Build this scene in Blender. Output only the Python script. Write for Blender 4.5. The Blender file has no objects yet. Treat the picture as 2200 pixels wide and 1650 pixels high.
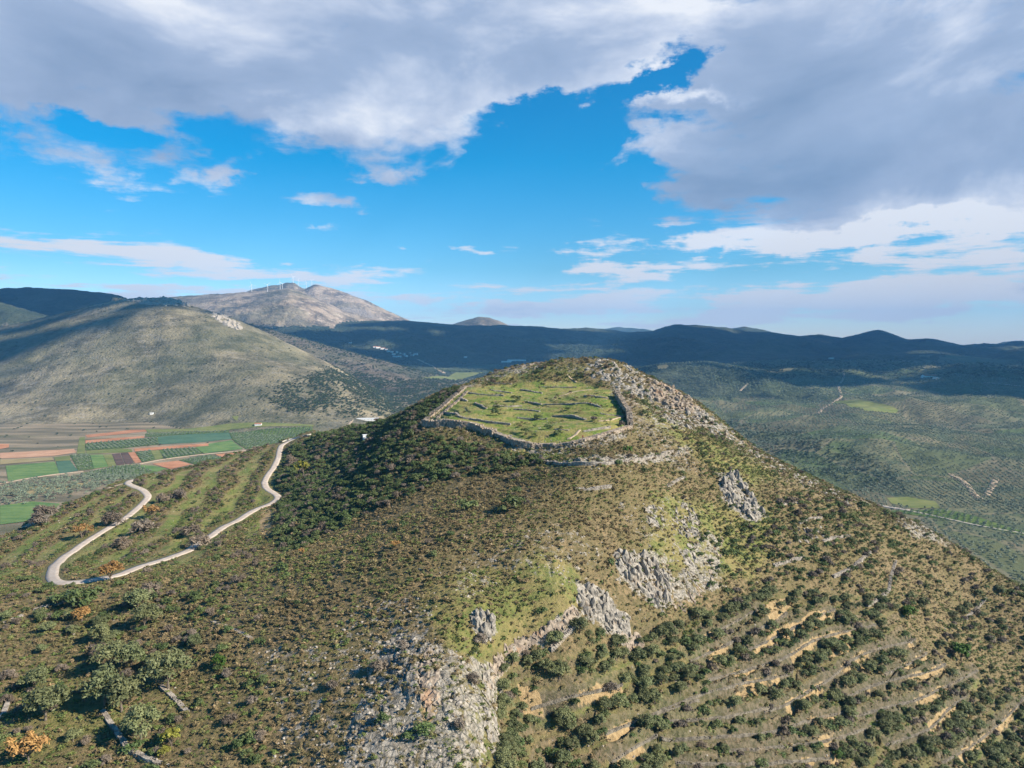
import bpy, math, random
import numpy as np
from mathutils import Vector

# ------------------------------------------------------------------ camera, sky, sun, exposure
scene = bpy.context.scene
col = scene.collection
ZC = 210.0                      # altitude of the drone above the valley fields
F = 1527.0                      # focal length in pixels of the 2200 px wide photograph
PITCH = math.radians(3.37)
cam_d = bpy.data.cameras.new('camera'); cam = bpy.data.objects.new('camera', cam_d); col.objects.link(cam)
cam.location = (0, 0, ZC); cam.rotation_euler = (math.radians(90) - PITCH, 0, 0)
cam_d.sensor_width = 36.0; cam_d.lens = 36.0 * F / 2200.0
cam_d.clip_start = 0.5; cam_d.clip_end = 60000
scene.camera = cam
scene.view_settings.view_transform = 'Standard'; scene.view_settings.look = 'None'
scene.view_settings.gamma = 1.0
scene.view_settings.exposure = 1.12
scene.render.resolution_x = 1024; scene.render.resolution_y = 768
cy = scene.cycles
try:
    cy.use_denoising = True; cy.denoiser = 'OPENIMAGEDENOISE'
    cy.max_bounces = 4; cy.diffuse_bounces = 2; cy.glossy_bounces = 1; cy.transmission_bounces = 1
    cy.volume_bounces = 0; cy.transparent_max_bounces = 4
    cy.caustics_reflective = False; cy.caustics_refractive = False
except Exception: pass

SUN_EL, SUN_AZ = math.radians(34), math.radians(111)      # azimuth clockwise from +Y: from the right, a little behind the camera
sdir = Vector((math.sin(SUN_AZ) * math.cos(SUN_EL), math.cos(SUN_AZ) * math.cos(SUN_EL), math.sin(SUN_EL)))
sl = bpy.data.lights.new('sun', 'SUN'); sun = bpy.data.objects.new('sun', sl); col.objects.link(sun)
sl.energy = 4.4; sl.angle = math.radians(0.5); sl.color = (1.0, 0.90, 0.76)
sun.rotation_euler = sdir.to_track_quat('Z', 'Y').to_euler(); sun.location = (0, 0, 800)

def azel(px, py):
    u, v = (px - 1100) / F, (825 - py) / F
    d = (u, math.cos(PITCH) + v * math.sin(PITCH), -math.sin(PITCH) + v * math.cos(PITCH))
    return math.atan2(d[0], d[1]), math.atan2(d[2], math.hypot(d[0], d[1]))

def make_world():
    w = bpy.data.worlds.new('World'); scene.world = w; w.use_nodes = True
    nt = w.node_tree; N = nt.nodes; L = nt.links; N.clear()
    def node(t, **k):
        n = N.new(t)
        for a, b in k.items(): setattr(n, a, b)
        return n
    def m(op, a, b=None, c=None, clamp=False):
        n = node('ShaderNodeMath', operation=op, use_clamp=clamp)
        for i, s in enumerate((a, b, c)):
            if s is None: continue
            if isinstance(s, (int, float)): n.inputs[i].default_value = s
            else: L.new(s, n.inputs[i])
        return n.outputs[0]
    sky = node('ShaderNodeTexSky', sky_type='NISHITA', sun_disc=False, sun_elevation=SUN_EL, sun_rotation=SUN_AZ,
               altitude=200.0, air_density=1.0, dust_density=0.4, ozone_density=2.0)
    hs = node('ShaderNodeHueSaturation'); hs.inputs['Saturation'].default_value = 1.25
    hs.inputs['Value'].default_value = 1.0
    L.new(sky.outputs[0], hs.inputs['Color'])
    tc = node('ShaderNodeTexCoord'); sx = node('ShaderNodeSeparateXYZ'); L.new(tc.outputs['Generated'], sx.inputs[0])
    X, Y, Z = sx.outputs
    az = m('ARCTAN2', X, Y); el = m('ARCSINE', Z)
    ae = node('ShaderNodeCombineXYZ'); L.new(az, ae.inputs[0]); L.new(el, ae.inputs[1])
    zc = m('ADD', m('MAXIMUM', Z, 0.0), 0.07)
    dk = node('ShaderNodeCombineXYZ'); L.new(m('DIVIDE', X, zc), dk.inputs[0]); L.new(m('DIVIDE', Y, zc), dk.inputs[1])
    def noise(vec, scale, det, rough, dist=0.0, loc=(0, 0, 0), sc=(1, 1, 1)):
        mp = node('ShaderNodeMapping'); mp.inputs['Location'].default_value = loc; mp.inputs['Scale'].default_value = sc
        L.new(vec, mp.inputs[0])
        n = node('ShaderNodeTexNoise'); n.inputs['Scale'].default_value = scale; n.inputs['Detail'].default_value = det
        n.inputs['Roughness'].default_value = rough; n.inputs['Distortion'].default_value = dist
        L.new(mp.outputs[0], n.inputs['Vector']); return n.outputs['Fac']
    wa = noise(ae.outputs[0], 9.0, 6, .6, 0, (4, 1, 2), (.8, 1.3, 1)); wb = noise(ae.outputs[0], 9.0, 6, .6, 0, (14, 8, 3), (.8, 1.3, 1))
    aw = node('ShaderNodeCombineXYZ'); L.new(m('MULTIPLY_ADD', m('SUBTRACT', wa, .5), .30, az), aw.inputs[0]); L.new(m('MULTIPLY_ADD', m('SUBTRACT', wb, .5), .13, el), aw.inputs[1])
    n1 = noise(dk.outputs[0], 1.15, 9, 0.60, 0.25, (3.1, 7.7, 0.4), (1, .8, 1))
    n2 = noise(ae.outputs[0], 8.0, 10, 0.62, 0.3, (1.3, 2.2, 5.0), (0.75, 1.7, 1))
    n4 = noise(ae.outputs[0], 4.0, 10, 0.66, 0.3, (2.2, 6.1, 3.0), (1.0, 9.5, 1))
    low = node('ShaderNodeMapRange', interpolation_type='SMOOTHSTEP'); L.new(el, low.inputs['Value'])
    low.inputs['From Min'].default_value = .05; low.inputs['From Max'].default_value = .24; low.inputs['To Min'].default_value = 8.0; low.inputs['To Max'].default_value = .5
    base = m('ADD', m('MULTIPLY', m('SUBTRACT', n1, 0.5), 2.2), m('MULTIPLY', m('SUBTRACT', n2, 0.5), 3.2))
    base = m('ADD', base, m('MULTIPLY', m('SUBTRACT', n4, .5), low.outputs[0]))
    def field(start, blobs):
        acc = start
        for (px, py, rx, ry, rot, wt) in blobs:
            a, e = azel(px, py); a1, _ = azel(px + rx * .5, py); a0, _ = azel(px - rx * .5, py)
            _, e1 = azel(px, py - ry * .5); _, e0 = azel(px, py + ry * .5)
            ra, re = abs(a1 - a0), abs(e1 - e0)
            mp = node('ShaderNodeMapping', vector_type='TEXTURE'); mp.inputs['Location'].default_value = (a, e, 0)
            mp.inputs['Rotation'].default_value = (0, 0, math.radians(rot)); mp.inputs['Scale'].default_value = (ra, re, 1)
            L.new(aw.outputs[0], mp.inputs[0])
            ln = node('ShaderNodeVectorMath', operation='LENGTH'); L.new(mp.outputs[0], ln.inputs[0])
            mr = node('ShaderNodeMapRange', interpolation_type='SMOOTHSTEP'); L.new(ln.outputs['Value'], mr.inputs['Value'])
            mr.inputs['From Min'].default_value = 0.0; mr.inputs['From Max'].default_value = 1.6
            mr.inputs['To Min'].default_value = wt; mr.inputs['To Max'].default_value = 0.0
            acc = m('ADD', acc, mr.outputs[0])
        return acc
    cover = [(1100, -60, 1700, 150, 0, .9), (2300, 300, 260, 260, 0, .9), (2000, 600, 500, 60, 3, .45), (1750, 665, 600, 45, 2, .6), (900, 650, 700, 50, 0, .5), (150, 560, 620, 90, 0, .35), (350, 80, 950, 200, 0, 1.7), (690, 220, 460, 130, -8, 1.0), (60, 190, 330, 70, 0, .75), (170, 335, 170, 50, -12, .75),
             (1130, 120, 340, 120, -4, 1.2), (1850, 190, 560, 300, 0, 1.7), (1640, 400, 270, 110, -14, 1.0), (2000, 420, 260, 70, 6, .9),
             (1820, 500, 300, 38, 5, 1.05), (2170, 455, 120, 24, 4, .8), (1590, 540, 62, 16, 0, .75), (1990, 590, 330, 34, 2, .72),
             (1830, 640, 420, 26, 5, .70), (2190, 640, 170, 40, 4, .68), (1420, 522, 100, 22, 0, 1.0), (1330, 572, 105, 19, 3, .95),
             (1210, 533, 95, 12, -8, .6), (1150, 640, 430, 36, 0, .62), (1185, 684, 75, 18, 0, .85), (150, 565, 560, 75, 0, .42),
             (590, 492, 140, 17, 2, .9), (870, 526, 135, 13, -4, 1.0), (710, 432, 95, 28, -8, .95), (990, 335, 95, 45, 8, .7),
             (820, 365, 110, 36, 0, .9), (500, 365, 100, 30, 15, .8), (1520, 212, 110, 34, 4, 1.0), (1245, 328, 55, 18, -10, .75),
             (1400, 350, 120, 40, 0, .85), (1420, 470, 50, 16, 0, .7), (1500, 690, 500, 18, 0, .5), (550, 590, 300, 24, 0, .45),
             (205, 268, 170, 20, -4, -.65), (420, 212, 60, 16, -8, -.45), (1412, 160, 60, 60, 20, -1.7), (1340, 135, 40, 18, 0, -.6),
             (1195, 243, 90, 34, 0, -1.3), (1330, 270, 130, 50, 0, -.5), (1120, 390, 360, 130, 0, -.65), (1330, 220, 110, 34, 0, -.6)]
    dark = [(260, 215, 420, 90, -6, .8), (520, 275, 260, 55, -10, .6), (1580, 425, 280, 75, -8, 1.0), (1680, 280, 330, 170, 0, .7),
            (1620, 60, 300, 120, 0, .4), (100, 60, 400, 90, 0, .15), (1000, 60, 240, 60, 0, .3), (1950, 210, 200, 60, 0, .25),
            (1480, 240, 160, 30, 6, .45), (1350, 655, 130, 12, 0, .5),
            (2020, 370, 330, 100, 4, .9), (1810, 512, 330, 28, 5, -1.6), (2170, 462, 140, 20, 4, -1.2), (1520, 208, 90, 22, 6, -1.4), (1120, 200, 280, 90, 0, -.5),
            (1250, 30, 260, 60, 0, -.35)]
    lc = node('ShaderNodeMapRange', interpolation_type='SMOOTHSTEP'); L.new(el, lc.inputs['Value'])
    lc.inputs['From Min'].default_value = .02; lc.inputs['From Max'].default_value = .20; lc.inputs['To Min'].default_value = .14; lc.inputs['To Max'].default_value = 0.0
    cov = m('ADD', m('ADD', field(-0.48, cover), base), lc.outputs[0])
    cmask = node('ShaderNodeMapRange', interpolation_type='SMOOTHSTEP'); L.new(cov, cmask.inputs['Value'])
    cmask.inputs['From Min'].default_value = -0.02; cmask.inputs['From Max'].default_value = 0.82
    cmask.inputs['To Max'].default_value = 0.97
    n3 = noise(ae.outputs[0], 5.0, 6, 0.55, 0.4, (9.3, 4.2, 1.0), (0.7, 1.6, 1))
    dk_f = m('ADD', m('MULTIPLY', field(0.60, dark), .62), m('MULTIPLY', m('SUBTRACT', n3, 0.5), 3.2))
    thick = m('MULTIPLY', m('SUBTRACT', cov, 0.5), 0.10)
    dk_f = m('ADD', dk_f, m('SUBTRACT', thick, m('MULTIPLY', m('SUBTRACT', n2, .5), .5)))
    lw = node('ShaderNodeMapRange', interpolation_type='SMOOTHSTEP'); L.new(el, lw.inputs['Value'])
    lw.inputs['From Min'].default_value = .10; lw.inputs['From Max'].default_value = .22; lw.inputs['To Min'].default_value = -.75; lw.inputs['To Max'].default_value = 0.0
    dk_f = m('MULTIPLY', m('ADD', dk_f, lw.outputs[0]), .66)
    ramp = node('ShaderNodeValToRGB'); L.new(dk_f, ramp.inputs[0])
    e = ramp.color_ramp.elements
    e[0].position = 0.0; e[0].color = (.82, .84, .89, 1); e[1].position = 1.0; e[1].color = (.22, .305, .46, 1)
    k = e.new(.18); k.color = (.57, .63, .76, 1); k = e.new(.42); k.color = (.35, .435, .60, 1)
    sc = node('ShaderNodeVectorMath', operation='SCALE'); L.new(ramp.outputs[0], sc.inputs[0]); sc.inputs['Scale'].default_value = 10.0
    mix = node('ShaderNodeMix', data_type='RGBA'); L.new(cmask.outputs[0], mix.inputs[0])
    tint = node('ShaderNodeMix', data_type='RGBA', blend_type='MULTIPLY'); tint.inputs[0].default_value = 1.0
    L.new(hs.outputs[0], tint.inputs[6]); 
    tr = node('ShaderNodeValToRGB'); L.new(Z, tr.inputs[0]); te = tr.color_ramp.elements
    te[0].position = 0.0; te[0].color = (1.1, 1.15, 1.45, 1); te[1].position = .45; te[1].color = (.01, .64, .82, 1)
    q = te.new(.10); q.color = (.44, .76, .90, 1); q = te.new(.24); q.color = (.02, .68, .84, 1)
    t2 = node('ShaderNodeVectorMath', operation='SCALE'); L.new(tr.outputs[0], t2.inputs[0]); t2.inputs['Scale'].default_value = 1.7
    L.new(t2.outputs[0], tint.inputs[7])
    L.new(tint.outputs[2], mix.inputs[6]); L.new(sc.outputs[0], mix.inputs[7])
    bg = node('ShaderNodeBackground'); bg.inputs[1].default_value = 0.0517; L.new(mix.outputs[2], bg.inputs[0])
    out = node('ShaderNodeOutputWorld'); L.new(bg.outputs[0], out.inputs[0])
    w.cycles.sampling_method = 'MANUAL'; w.cycles.sample_map_resolution = 256
make_world()

# ------------------------------------------------------------------ numpy noise and projection helpers
rng = np.random.default_rng(11)
random.seed(5)
_perm = rng.permutation(512).astype(np.int64)
_ang = rng.uniform(0, 2 * np.pi, 512); _gx, _gy = np.cos(_ang), np.sin(_ang)
def perlin(x, y):
    xi, yi = np.floor(x).astype(np.int64), np.floor(y).astype(np.int64); xf, yf = x - xi, y - yi
    u, v = xf * xf * xf * (xf * (xf * 6 - 15) + 10), yf * yf * yf * (yf * (yf * 6 - 15) + 10)
    def g(ix, iy, fx, fy):
        h = _perm[(_perm[ix & 511] + iy) & 511]; return _gx[h] * fx + _gy[h] * fy
    a, b = g(xi, yi, xf, yf), g(xi + 1, yi, xf - 1, yf)
    c, d = g(xi, yi + 1, xf, yf - 1), g(xi + 1, yi + 1, xf - 1, yf - 1)
    return ((a + (b - a) * u) * (1 - v) + (c + (d - c) * u) * v) * 1.5
def fbm(x, y, scale, octs=4, rough=0.5, off=0.0):
    s = 0; a = 1.0; t = 0; k = 1.0 / scale
    for i in range(octs):
        s = s + a * perlin(x * k + off + 17.3 * i, y * k - off + 9.1 * i); t += a; a *= rough; k *= 2.03
    return s / t
def ridged(x, y, scale, octs=4, rough=0.5, off=0.0):
    s = 0; a = 1.0; t = 0; k = 1.0 / scale
    for i in range(octs):
        s = s + a * (1 - 2 * np.abs(perlin(x * k + off + 5.3 * i, y * k + off + 3.1 * i))); t += a; a *= rough; k *= 2.03
    return s / t
def sstep(e0, e1, x):
    t = np.clip((x - e0) / (e1 - e0), 0, 1); return t * t * (3 - 2 * t)
def worley(x, y, cell, off=0.0):
    x = x / cell + off; y = y / cell - off
    xi, yi = np.floor(x).astype(np.int64), np.floor(y).astype(np.int64)
    f1 = np.full(x.shape, 9.0); f2 = np.full(x.shape, 9.0); hid = np.zeros(x.shape)
    for dx in (-1, 0, 1):
        for dy in (-1, 0, 1):
            h = _perm[(_perm[(xi + dx) & 511] + yi + dy) & 511]
            cx, cy_ = xi + dx + (h & 63) / 64.0, yi + dy + ((h >> 3) & 63) / 64.0
            d = np.hypot(x - cx, y - cy_); n = d < f1
            f2 = np.where(n, f1, np.minimum(f2, d)); hid = np.where(n, (h % 97) / 97.0, hid); f1 = np.where(n, d, f1)
    return f1, f2, hid

CP, SP = math.cos(PITCH), math.sin(PITCH)
def ray(px, py):
    u, v = (np.asarray(px, float) - 1100) / F, (825 - np.asarray(py, float)) / F
    return u, CP + v * SP, -SP + v * CP
def to_px(x, y, z):
    dz = z - ZC; d = np.maximum(y * CP - dz * SP, 1.0)
    return 1100 + F * x / d, 825 - F * (y * SP + dz * CP) / d
def pY(px, py, Y):
    a, b, c = ray(px, py); return (a / b * Y, Y, ZC + c / b * Y)
def pZ(px, py, z):
    a, b, c = ray(px, py); t = (z - ZC) / c; return (a * t, b * t, z)

def sdist(px, py, poly):
    """signed distance in the polygon's own units, positive inside"""
    P = np.asarray(poly, float); n = len(P)
    d = np.full(px.shape, 1e9); ins = np.zeros(px.shape, bool)
    for i in range(n):
        a, b = P[i], P[(i + 1) % n]; e = b - a
        wx, wy = px - a[0], py - a[1]
        t = np.clip((wx * e[0] + wy * e[1]) / (e @ e + 1e-9), 0, 1)
        d = np.minimum(d, np.hypot(wx - e[0] * t, wy - e[1] * t))
        c = ((a[1] > py) != (b[1] > py)) & (px < (b[0] - a[0]) * (py - a[1]) / (b[1] - a[1] + 1e-12) + a[0])
        ins ^= c
    return np.where(ins, d, -d)
def ldist(px, py, line):
    P = np.asarray(line, float); d = np.full(px.shape, 1e9)
    for a, b in zip(P[:-1], P[1:]):
        e = b - a; wx, wy = px - a[0], py - a[1]
        t = np.clip((wx * e[0] + wy * e[1]) / (e @ e + 1e-9), 0, 1)
        d = np.minimum(d, np.hypot(wx - e[0] * t, wy - e[1] * t))
    return d

# ------------------------------------------------------------------ height of the land
def tps_fit(pts, lam):
    P = np.array(pts, float); X = P[:, :2] / 100; n = len(P)
    r2 = ((X[:, None] - X[None]) ** 2).sum(-1); K = 0.5 * r2 * np.log(r2 + 1e-9) + lam * np.eye(n)
    A = np.zeros((n + 3, n + 3)); A[:n, :n] = K; A[:n, n] = 1; A[:n, n + 1:] = X; A[n, :n] = 1; A[n + 1:, :n] = X.T
    return X, np.linalg.solve(A, np.r_[P[:, 2], 0, 0, 0])
def tps_eval(fit, x, y):
    X, w = fit; x = x / 100; y = y / 100; s = w[-3] + w[-2] * x + w[-1] * y
    for (cx, cy_), wi in zip(X, w[:-3]):
        r2 = (x - cx) ** 2 + (y - cy_) ** 2; s = s + wi * 0.5 * r2 * np.log(r2 + 1e-9)
    return s

crest = [(1000, 825, 392), (1060, 800, 398), (1130, 783, 396), (1200, 773, 392), (1300, 771, 386), (1350, 785, 378), (1400, 812, 368),
         (1440, 830, 360), (1490, 865, 348), (1560, 920, 338), (1630, 970, 326), (1700, 1005, 318), (1780, 1045, 305), (1850, 1080, 296),
         (1960, 1130, 285), (2060, 1200, 272), (2200, 1290, 258), (2400, 1400, 246)]
west = [(930, 850, 404), (880, 885, 416), (820, 905, 438), (760, 915, 468), (690, 930, 515), (645, 940, 519), (550, 965, 500), (450, 990, 478),
        (330, 1025, 440), (270, 1035, 416), (180, 1068, 390), (100, 1105, 362), (0, 1150, 332), (-200, 1240, 300), (-500, 1380, 250)]
ctrl = [pY(*c) for c in crest + west]
for (px, py, Y) in crest:
    for dY, dz in ((26, 13), (70, 48), (150, 105), (260, 160)):
        x, y, z = pY(px, py, Y); k = 1 + dY / Y; ctrl.append((x * k + (dY * .45 if px > 1450 else 0), y + dY, z - dz))
for (px, py, Y) in west:
    for dY, dz in ((30, 14), (80, 42), (170, 90), (300, 140)):
        x, y, z = pY(px, py, Y); k = 1 + dY / Y; ctrl.append((x * k, y + dY, z - dz))
zpts = [(0, 1640, 136), (300, 1600, 137), (600, 1640, 139), (900, 1640, 142.5), (1020, 1640, 142), (1110, 1640, 134), (1300, 1640, 129), (1500, 1640, 124),
        (1700, 1640, 116.6), (1900, 1640, 108.4), (2200, 1640, 90.6), (0, 1400, 138), (300, 1400, 140), (600, 1400, 146), (850, 1400, 149), (2200, 1500, 98.8),
        (1000, 1420, 149), (1040, 1500, 146.3), (1100, 1500, 138.5), (1300, 1450, 138.5), (1500, 1450, 133.4), (1700, 1400, 128), (1900, 1400, 120.8),
        (2150, 1400, 105.6), (130, 1245, 139), (0, 1250, 134), (300, 1230, 139), (500, 1250, 146), (800, 1250, 155), (1050, 1250, 156),
        (1050, 1340, 152.5), (1220, 1290, 153.5), (1300, 1390, 142), (1300, 1200, 156.5), (1500, 1200, 148), (1480, 1330, 139.6), (1700, 1250, 137.6),
        (1900, 1250, 131.3), (2100, 1300, 113.7), (1100, 1050, 165), (1100, 985, 170), (1300, 1000, 172), (1300, 1080, 164), (1450, 950, 172),
        (1500, 1050, 160), (1700, 1100, 150), (1850, 1150, 140), (400, 1180, 134), (300, 1090, 130), (590, 1070, 131), (600, 965, 136),
        (800, 1000, 158), (700, 1060, 147), (900, 1060, 160), (700, 1150, 147), (1160, 945, 175.5), (1160, 975, 171.0), (920, 912, 176),
        (895, 935, 170), (1340, 918, 178), (1375, 935, 175), (1000, 835, 186.5), (1150, 870, 182), (1310, 842, 188), (1250, 830, 187.5),
        (1100, 822, 188.5), (1200, 900, 179), (1060, 925, 175.6), (1420, 880, 178), (1480, 905, 173.5)]
ctrl += [pZ(*z) for z in zpts]
ctrl += [pY(800, 950, 380), pY(880, 925, 330), pY(750, 1000, 345), pY(640, 990, 430)]
ctrl += [(-100, 60, 130), (0, 60, 127), (90, 60, 112), (200, 60, 80), (-220, 60, 122), (0, -120, 95), (-250, -120, 90), (250, -120, 40),
         (-420, 150, 100), (400, 150, 30), (-600, 300, 20), (480, 300, 10)]
near_fit = tps_fit(ctrl, 0.002)
GX0, GY0, GS = -700.0, -200.0, 2.0
gx, gy = np.meshgrid(np.arange(GX0, 701, GS), np.arange(GY0, 901, GS))
near_grid = tps_eval(near_fit, gx, gy)
def near_h(x, y):
    u = np.clip((x - GX0) / GS, 0, near_grid.shape[1] - 1.001); v = np.clip((y - GY0) / GS, 0, near_grid.shape[0] - 1.001)
    i, j = u.astype(int), v.astype(int); u -= i; v -= j; G = near_grid
    z = (G[j, i] * (1 - u) + G[j, i + 1] * u) * (1 - v) + (G[j + 1, i] * (1 - u) + G[j + 1, i + 1] * u) * v
    r = np.hypot(x - 30, y - 300)
    out = np.maximum(sstep(430, 700, np.hypot((x - 0) * .95, y - 260)), 0)
    return z - out * 260

vp = [(0, 1150, 30), (100, 1110, 22), (0, 1050, 5), (300, 1030, 3), (0, 980, 0), (300, 980, 0), (600, 960, 0), (0, 930, 2), (300, 920, 3),
      (600, 910, 5), (900, 890, 8), (1900, 1070, -20), (2150, 1150, -25), (2200, 1300, -30), (1600, 950, 2), (1850, 950, 8), (2150, 950, 2),
      (1500, 880, 25), (1650, 850, 50), (1900, 850, 52), (2150, 850, 46), (1800, 800, 82), (2200, 805, 84), (1500, 805, 74),
      (1050, 803, 22), (1050, 783, 38), (850, 790, 40), (1300, 770, 66), (1750, 770, 112), (2200, 770, 120), (-300, 1000, 0), (-500, 900, 2),
      (2600, 1000, -10), (2600, 850, 45)]
vctrl = [pZ(*v) for v in vp] + [(-600, 300, 20), (0, 600, 5), (0, -400, 0), (600, 300, -30), (500, 0, -30), (-600, -400, 20), (300, 700, -20)]
vctrl += [(x, 8500, 150) for x in (-8000, -4000, 0, 4000, 8000)] + [(x, 14000, 120) for x in (-8000, 0, 8000)]
val_fit = tps_fit(vctrl, 0.5)

# mountain ridges: skyline seen from the air, distance of the crest, run-out in front and behind
ridges = [
 ('near hill', [(-500, 790), (-300, 752), (-100, 722), (0, 702), (60, 691), (150, 668), (220, 652), (270, 643), (300, 640), (350, 639), (380, 647), (430, 661),
   (470, 672), (520, 690), (560, 708), (600, 728), (660, 757), (720, 787), (800, 838), (860, 880), (900, 920)],
   [(-500, 2900), (330, 2750), (720, 2450), (900, 2300)], 1000, 700),
 ('slope', [(250, 640), (400, 655), (500, 686), (600, 713), (700, 741), (800, 769), (900, 797), (980, 818), (1060, 850)], [(250, 3700), (1060, 3300)], 1000, 900),
 ('dark left', [(-500, 600), (-200, 612), (0, 620), (60, 618), (150, 622), (220, 628), (260, 635), (290, 648), (340, 672), (420, 720)], [(-500, 4600), (420, 4800)], 1300, 900),
 ('dark left low', [(-500, 620), (-100, 640), (0, 648), (50, 662), (110, 680), (160, 705)], [(-500, 3800), (160, 3900)], 700, 500),
 ('lit mountain', [(200, 660), (300, 646), (370, 638), (450, 633), (540, 628), (600, 622), (622, 620), (660, 632), (700, 649), (740, 668), (800, 685), (880, 700), (960, 740)],
   [(200, 6300), (960, 6300)], 1900, 700),
 ('turbine mountain', [(440, 650), (520, 631), (560, 618), (600, 612), (618, 607), (628, 609), (634, 607), (643, 613), (655, 620), (664, 616), (676, 611), (692, 612), (716, 619), (740, 627), (790, 646), (830, 666), (880, 688), (960, 712), (1040, 740)],
   [(440, 7400), (1040, 7600)], 1000, 1400),
 ('dark middle', [(500, 720), (600, 700), (700, 692), (780, 690), (880, 688), (950, 695), (1000, 699), (1100, 698), (1150, 700), (1200, 705), (1260, 703), (1310, 707),
   (1350, 714), (1400, 712), (1430, 701), (1450, 697), (1500, 699), (1560, 703), (1600, 711), (1650, 713), (1720, 722), (1800, 735), (1900, 760)],
   [(500, 5600), (1100, 6200), (1900, 6300)], 2700, 1500),
 ('small hill', [(940, 720), (970, 698), (1000, 688), (1030, 681), (1050, 682), (1070, 688), (1095, 700), (1130, 720)], [(940, 8600), (1130, 8600)], 600, 900),
 ('far blue', [(1240, 730), (1300, 706), (1330, 702), (1380, 706), (1420, 713), (1480, 730)], [(1240, 12500), (1480, 12500)], 900, 900),
 ('far knoll', [(1520, 725), (1570, 705), (1600, 701), (1640, 708), (1690, 722)], [(1520, 9000), (1690, 9000)], 900, 900),
 ('right ridge', [(1600, 745), (1680, 726), (1724, 720), (1760, 718), (1809, 725), (1845, 718), (1868, 711), (1884, 708), (1900, 712), (1949, 729), (1989, 726), (2014, 729),
   (2065, 742), (2120, 738), (2145, 741), (2200, 735), (2300, 728), (2500, 720), (2800, 715)], [(1600, 7000), (1900, 7000), (2800, 6500)], 3300, 1500),
 ('right far', [(2100, 745), (2150, 737), (2170, 733), (2210, 733), (2300, 738)], [(2100, 10000), (2300, 10000)], 900, 900),
 ('right knoll', [(1990, 760), (2100, 764), (2200, 752), (2330, 745), (2500, 750)], [(1990, 4600), (2500, 4300)], 900, 900),
 ('mid right rise', [(1330, 800), (1420, 783), (1520, 778), (1640, 800), (1740, 830)], [(1330, 2900), (1740, 2700)], 700, 700)]
def ridge_h(x, y, r, base):
    _, sky, dist, wf, wb = r
    px = 1100 + F * x / np.maximum(y * .9983, 50)
    S = np.array(sky, float); D = np.array(dist, float); Yc_ = D[0, 1]
    Yc = np.interp(px, D[:, 0], D[:, 1]); tx = np.arange(S[0, 0] - 60, S[-1, 0] + 61, 2.0); ty = np.interp(tx, S[:, 0], S[:, 1]); hw_ = 7 if Yc_ < 4000 else 3; kk = np.hanning(2 * hw_ + 1); ty = np.convolve(np.pad(ty, hw_, 'edge'), kk / kk.sum(), 'valid')
    py = np.interp(px, tx, ty)
    edge = sstep(S[0, 0] - 80, S[0, 0], px) * (1 - sstep(S[-1, 0], S[-1, 0] + 80, px))
    crest_z = ZC + (735 - py) / F * Yc * 0.998
    jag = fbm(px, px * 0 + Yc * .01, 26, 4, .55, 3) * 6 * Yc / 3000
    wn = 1 + 0.25 * fbm(x, y, wf * .8, 3, .5, 8)
    t = np.where(y < Yc, (Yc - y) / (wf * wn), (y - Yc) / wb)
    p = np.where(t < 1, 0.45 * (1 - t) + 0.55 * 0.5 * (1 + np.cos(np.pi * np.clip(t, 0, 1))), 0)
    return (base - 4) + (crest_z + jag * .6 * p ** 5 - base + 4) * p * edge - (1 - edge) * 30, p * edge

plateau_px = [(905, 915), (960, 868), (1000, 833), (1080, 826), (1160, 818), (1250, 822), (1316, 840), (1350, 918), (1250, 945), (1160, 960), (1080, 940), (1030, 925), (960, 913)]
karst_px = [(545, 1400), (700, 1370), (830, 1270), (930, 1300), (960, 1380), (1045, 1440), (1062, 1660), (1075, 1760), (540, 1760), (600, 1540)]
rock_px = [  # (polygon, strength)
 (karst_px, 0.42),
 ([(850, 1330), (960, 1385), (1040, 1445), (1060, 1760), (700, 1760), (750, 1560), (790, 1450)], .66),
 ([(1180, 768), (1310, 762), (1370, 790), (1500, 860), (1570, 915), (1480, 905), (1400, 870), (1330, 845), (1240, 815), (1190, 800)], .38),
 ([(1440, 830), (1580, 920), (1720, 1000), (1880, 1080), (1840, 1095), (1700, 1040), (1560, 960), (1440, 880)], .34),
 ([(1370, 850), (1480, 880), (1500, 935), (1400, 905)], .5),
 ([(1535, 1020), (1590, 1020), (1650, 1110), (1600, 1130), (1545, 1075)], .6),
 ([(1320, 1190), (1430, 1190), (1460, 1310), (1400, 1300), (1330, 1240)], .6),
 ([(1240, 1250), (1310, 1270), (1360, 1370), (1300, 1370), (1240, 1320)], .6),
 ([(1015, 1320), (1060, 1320), (1070, 1370), (1020, 1360)], .9),
 ([(1240, 1300), (1260, 1330), (1140, 1400), (1062, 1440), (1078, 1640), (1055, 1640), (1035, 1440), (1100, 1380)], .6),
 ([(1330, 1090), (1460, 1060), (1530, 1100), (1500, 1200), (1430, 1220), (1380, 1160)], .36),
 ([(960, 1200), (1200, 1120), (1330, 1180), (1250, 1260), (1100, 1230), (1000, 1290)], .36),
 ([(1880, 1050), (2000, 1110), (2060, 1180), (1960, 1150)], .6),
 ([(1480, 1170), (1540, 1120), (1560, 1260), (1440, 1310), (1430, 1290)], .6),
 ([(1320, 838), (1345, 835), (1400, 880), (1470, 960), (1510, 1020), (1450, 1010), (1400, 950), (1356, 920)], .42),
 ([(1150, 985), (1290, 985), (1420, 975), (1500, 950), (1500, 965), (1420, 992), (1290, 1000), (1150, 998)], .7),
 ([(1080, 935), (1180, 965), (1170, 985), (1090, 960)], .7), ([(1160, 962), (1350, 925), (1350, 945), (1260, 965), (1170, 978)], .6),
 ([(1000, 822), (1100, 792), (1180, 778), (1180, 795), (1100, 805), (1010, 835)], .55)]
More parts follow.
